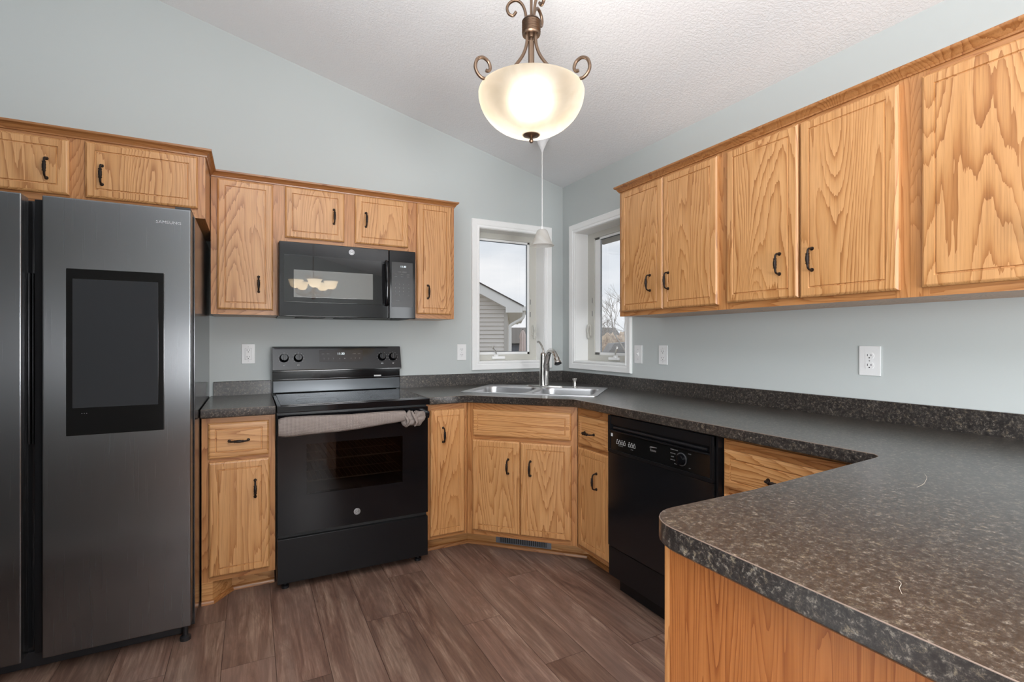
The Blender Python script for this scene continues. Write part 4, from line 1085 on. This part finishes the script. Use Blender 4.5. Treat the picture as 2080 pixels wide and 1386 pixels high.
bm = BM(); rbox(bm, .27, .40, -.30, 8.8, g(2.00), g(2.115), .01); obj('gutter', bm, trimw, h)
bm = BM(); tube(bm, smooth_pts([(.30, -.1, g(2.0)), (.30, -.1, g(1.88)), (.24, -.1, g(1.80)), (.0, -.1, g(1.66)), (-.05, -.1, g(1.60)), (-.05, -.1, g(1.4)), (-.05, -.1, g(GZ+.05))], 4), .042, 10); obj('downspout', bm, trimw, h)
# house far behind
o2 = W(1040, 42)
h = thing('distant_house', 'low far house with brown roof beyond the neighbouring eave, outside left window', 'house', (o2.x, o2.y, GZ), -YAW)
s = 42/FPX
bm = BM(); box(bm, -2.5, 9, 0, 8, 0, 1.23+4*s-GZ-.4); obj('wall', bm, material('slate_blue_siding', lin(128, 134, 146), .7), h)
bm = BM(); zt2 = g(1.23+30*s); prism(bm, [(-3, -.6, g(1.23-.2)), (-3, 4, zt2), (-3, 8.6, g(1.23-.2))], (12.5, 0, 0)); obj('roof', bm, material('brown_shingles', lin(128, 122, 116), .9), h)
p = W(1062, 20)
h = thing('patio_umbrella', 'closed pale pink patio umbrella standing outside left window', 'umbrella', (p.x, p.y, GZ))
bm = BM(); tube(bm, [(0, 0, 0), (0, 0, 2.46)], .022, 8); obj('pole', bm, material('umbrella_pole', lin(110, 105, 100), .5), h)
bm = BM(); rings = []
for (r_, z_) in ((.02, 2.42), (.07, 2.34), (.13, 2.15), (.10, 2.05), (.12, 1.8), (.15, 1.4), (.13, 1.15), (.05, 1.12)):
    rings.append([bm.verts.new((r_*(1+.22*math.cos(8*a))*math.cos(a), r_*(1+.22*math.cos(8*a))*math.sin(a), z_)) for a in [2*PI*k/32 for k in range(32)]])
for a, b in zip(rings, rings[1:]):
    for k in range(32): bm.faces.new((a[k], a[(k+1) % 32], b[(k+1) % 32], b[k]))
obj('folded_canopy', bm, material('pale_pink_canvas', lin(238, 224, 222), .9), h)
bm = BM(); lathe(bm, [(0, 0), (.28, 0), (.28, .05), (.06, .10), (0, .10)], (0, 0, 0), 20); obj('base', bm, shing, h)
# seen through the right window
def bare_tree(bm, p, d, L0, r, depth, rnd):
    q = p+d*L0; mid = p+d*L0*.5+V(rnd.uniform(-.05, .05), rnd.uniform(-.05, .05), 0)*L0
    tube(bm, [p, mid, q], [r, r*.86, r*.7], 5 if depth > 2 else 4, cap=False)
    if depth == 0: return
    for k in range(3 if depth > 1 else 4):
        ax = V(rnd.uniform(-1, 1), rnd.uniform(-1, 1), rnd.uniform(-.2, .5)).normalized()
        nd = (d+ax*rnd.uniform(.45, .85)).normalized(); nd.z = max(nd.z, -.05)
        bare_tree(bm, p+d*L0*rnd.uniform(.6, 1.0), nd.normalized(), L0*rnd.uniform(.6, .82), r*.6, depth-1, rnd)
barkm = material('grey_bark', lin(186, 180, 176), .9)
for (u, Z, lab, sd, L0) in ((1275, 24, 'bare grey tree with fine branches outside right window, nearer the cabinet', 5, 1.9), (1222, 38, 'smaller bare tree far off at left side of right window', 9, 1.6)):
    p = W(u, Z); bm = BM(); bare_tree(bm, V(0, 0, 0), V(-.02, 0, 1), L0, .065, 5, random.Random(sd))
    tag(obj('bare_tree', bm, barkm, loc=(p.x, p.y, GZ)), lab, 'tree')
brushm = material('beige_brush', lin(206, 190, 172), .95); t = NT(brushm); cv = t.n('ShaderNodeTexCoord').outputs['Object']
t.l(t.ramp(t.noise(cv, 2.5, 5, .75), [(.35, lin(170, 150, 138)), (.6, lin(232, 214, 192))]), t.b.inputs['Base Color'])
rnd = random.Random(4); p = W(1238, 36); bm = BM()
for i in range(7):
    t8 = bmesh.new(); bmesh.ops.create_icosphere(t8, subdivisions=4, radius=1); cc_ = RT*((i-3)*.95)+FW*rnd.uniform(-.4, .4)
    for v in t8.verts:
        q = v.co.copy(); f = 1+.12*math.sin(q.x*9+i)*math.sin(q.y*8)+.1*math.sin(q.z*11+i*2)+rnd.uniform(-.06, .06)
        v.co = cc_+V(q.x*.75*f, q.y*.7*f, max(0, q.z*f*1.35+1.25))
    me = bpy.data.meshes.new('tmp'); t8.to_mesh(me); t8.free(); bm.from_mesh(me); bpy.data.meshes.remove(me)
tag(obj('leafless_hedge', bm, brushm, loc=(p.x, p.y, GZ)), 'pale beige leafless hedge far outside the lower part of right window', 'hedge')
p = W(1264, 27)
h = thing('garden_shed', 'grey-roofed low shed outside the lower part of right window', 'shed', (p.x, p.y, GZ), -YAW)
bm = BM(); box(bm, -.55, 1.5, 0, 1.6, 0, 1.35); obj('wall', bm, material('shed_wall', lin(178, 165, 150), .8), h)
bm = BM(); prism(bm, [(-.8, -.15, 1.3), (-.45, -.15, 1.85), (1.4, -.15, 2.0), (1.8, -.15, 1.3)], (0, 1.9, 0)); obj('roof', bm, material('shed_roof', lin(150, 148, 148), .8), h)
bm = BM(); prism(bm, [(0, 0, 0), (26, 0, 0), (26, 0, 1.15), (0, 0, 1.15)], (0, .05, 0))
p = W(1150, 30)
tag(obj('garden_fence', bm, material('weathered_tan_boards', lin(172, 158, 142), .9), loc=(p.x, p.y, GZ), rotz=-YAW), 'low tan board fence across the yard outside right window', 'fence')
bm = BM(); box(bm, .155, .66, -3.2, .36, 2.12, 2.16); box(bm, .66, .69, -3.2, .36, 2.12, 2.30); box(bm, .155, .66, .34, .36, 2.16, 2.30)
so = struct('trim_1', bm, material('soffit_grey', lin(150, 148, 148), .7))
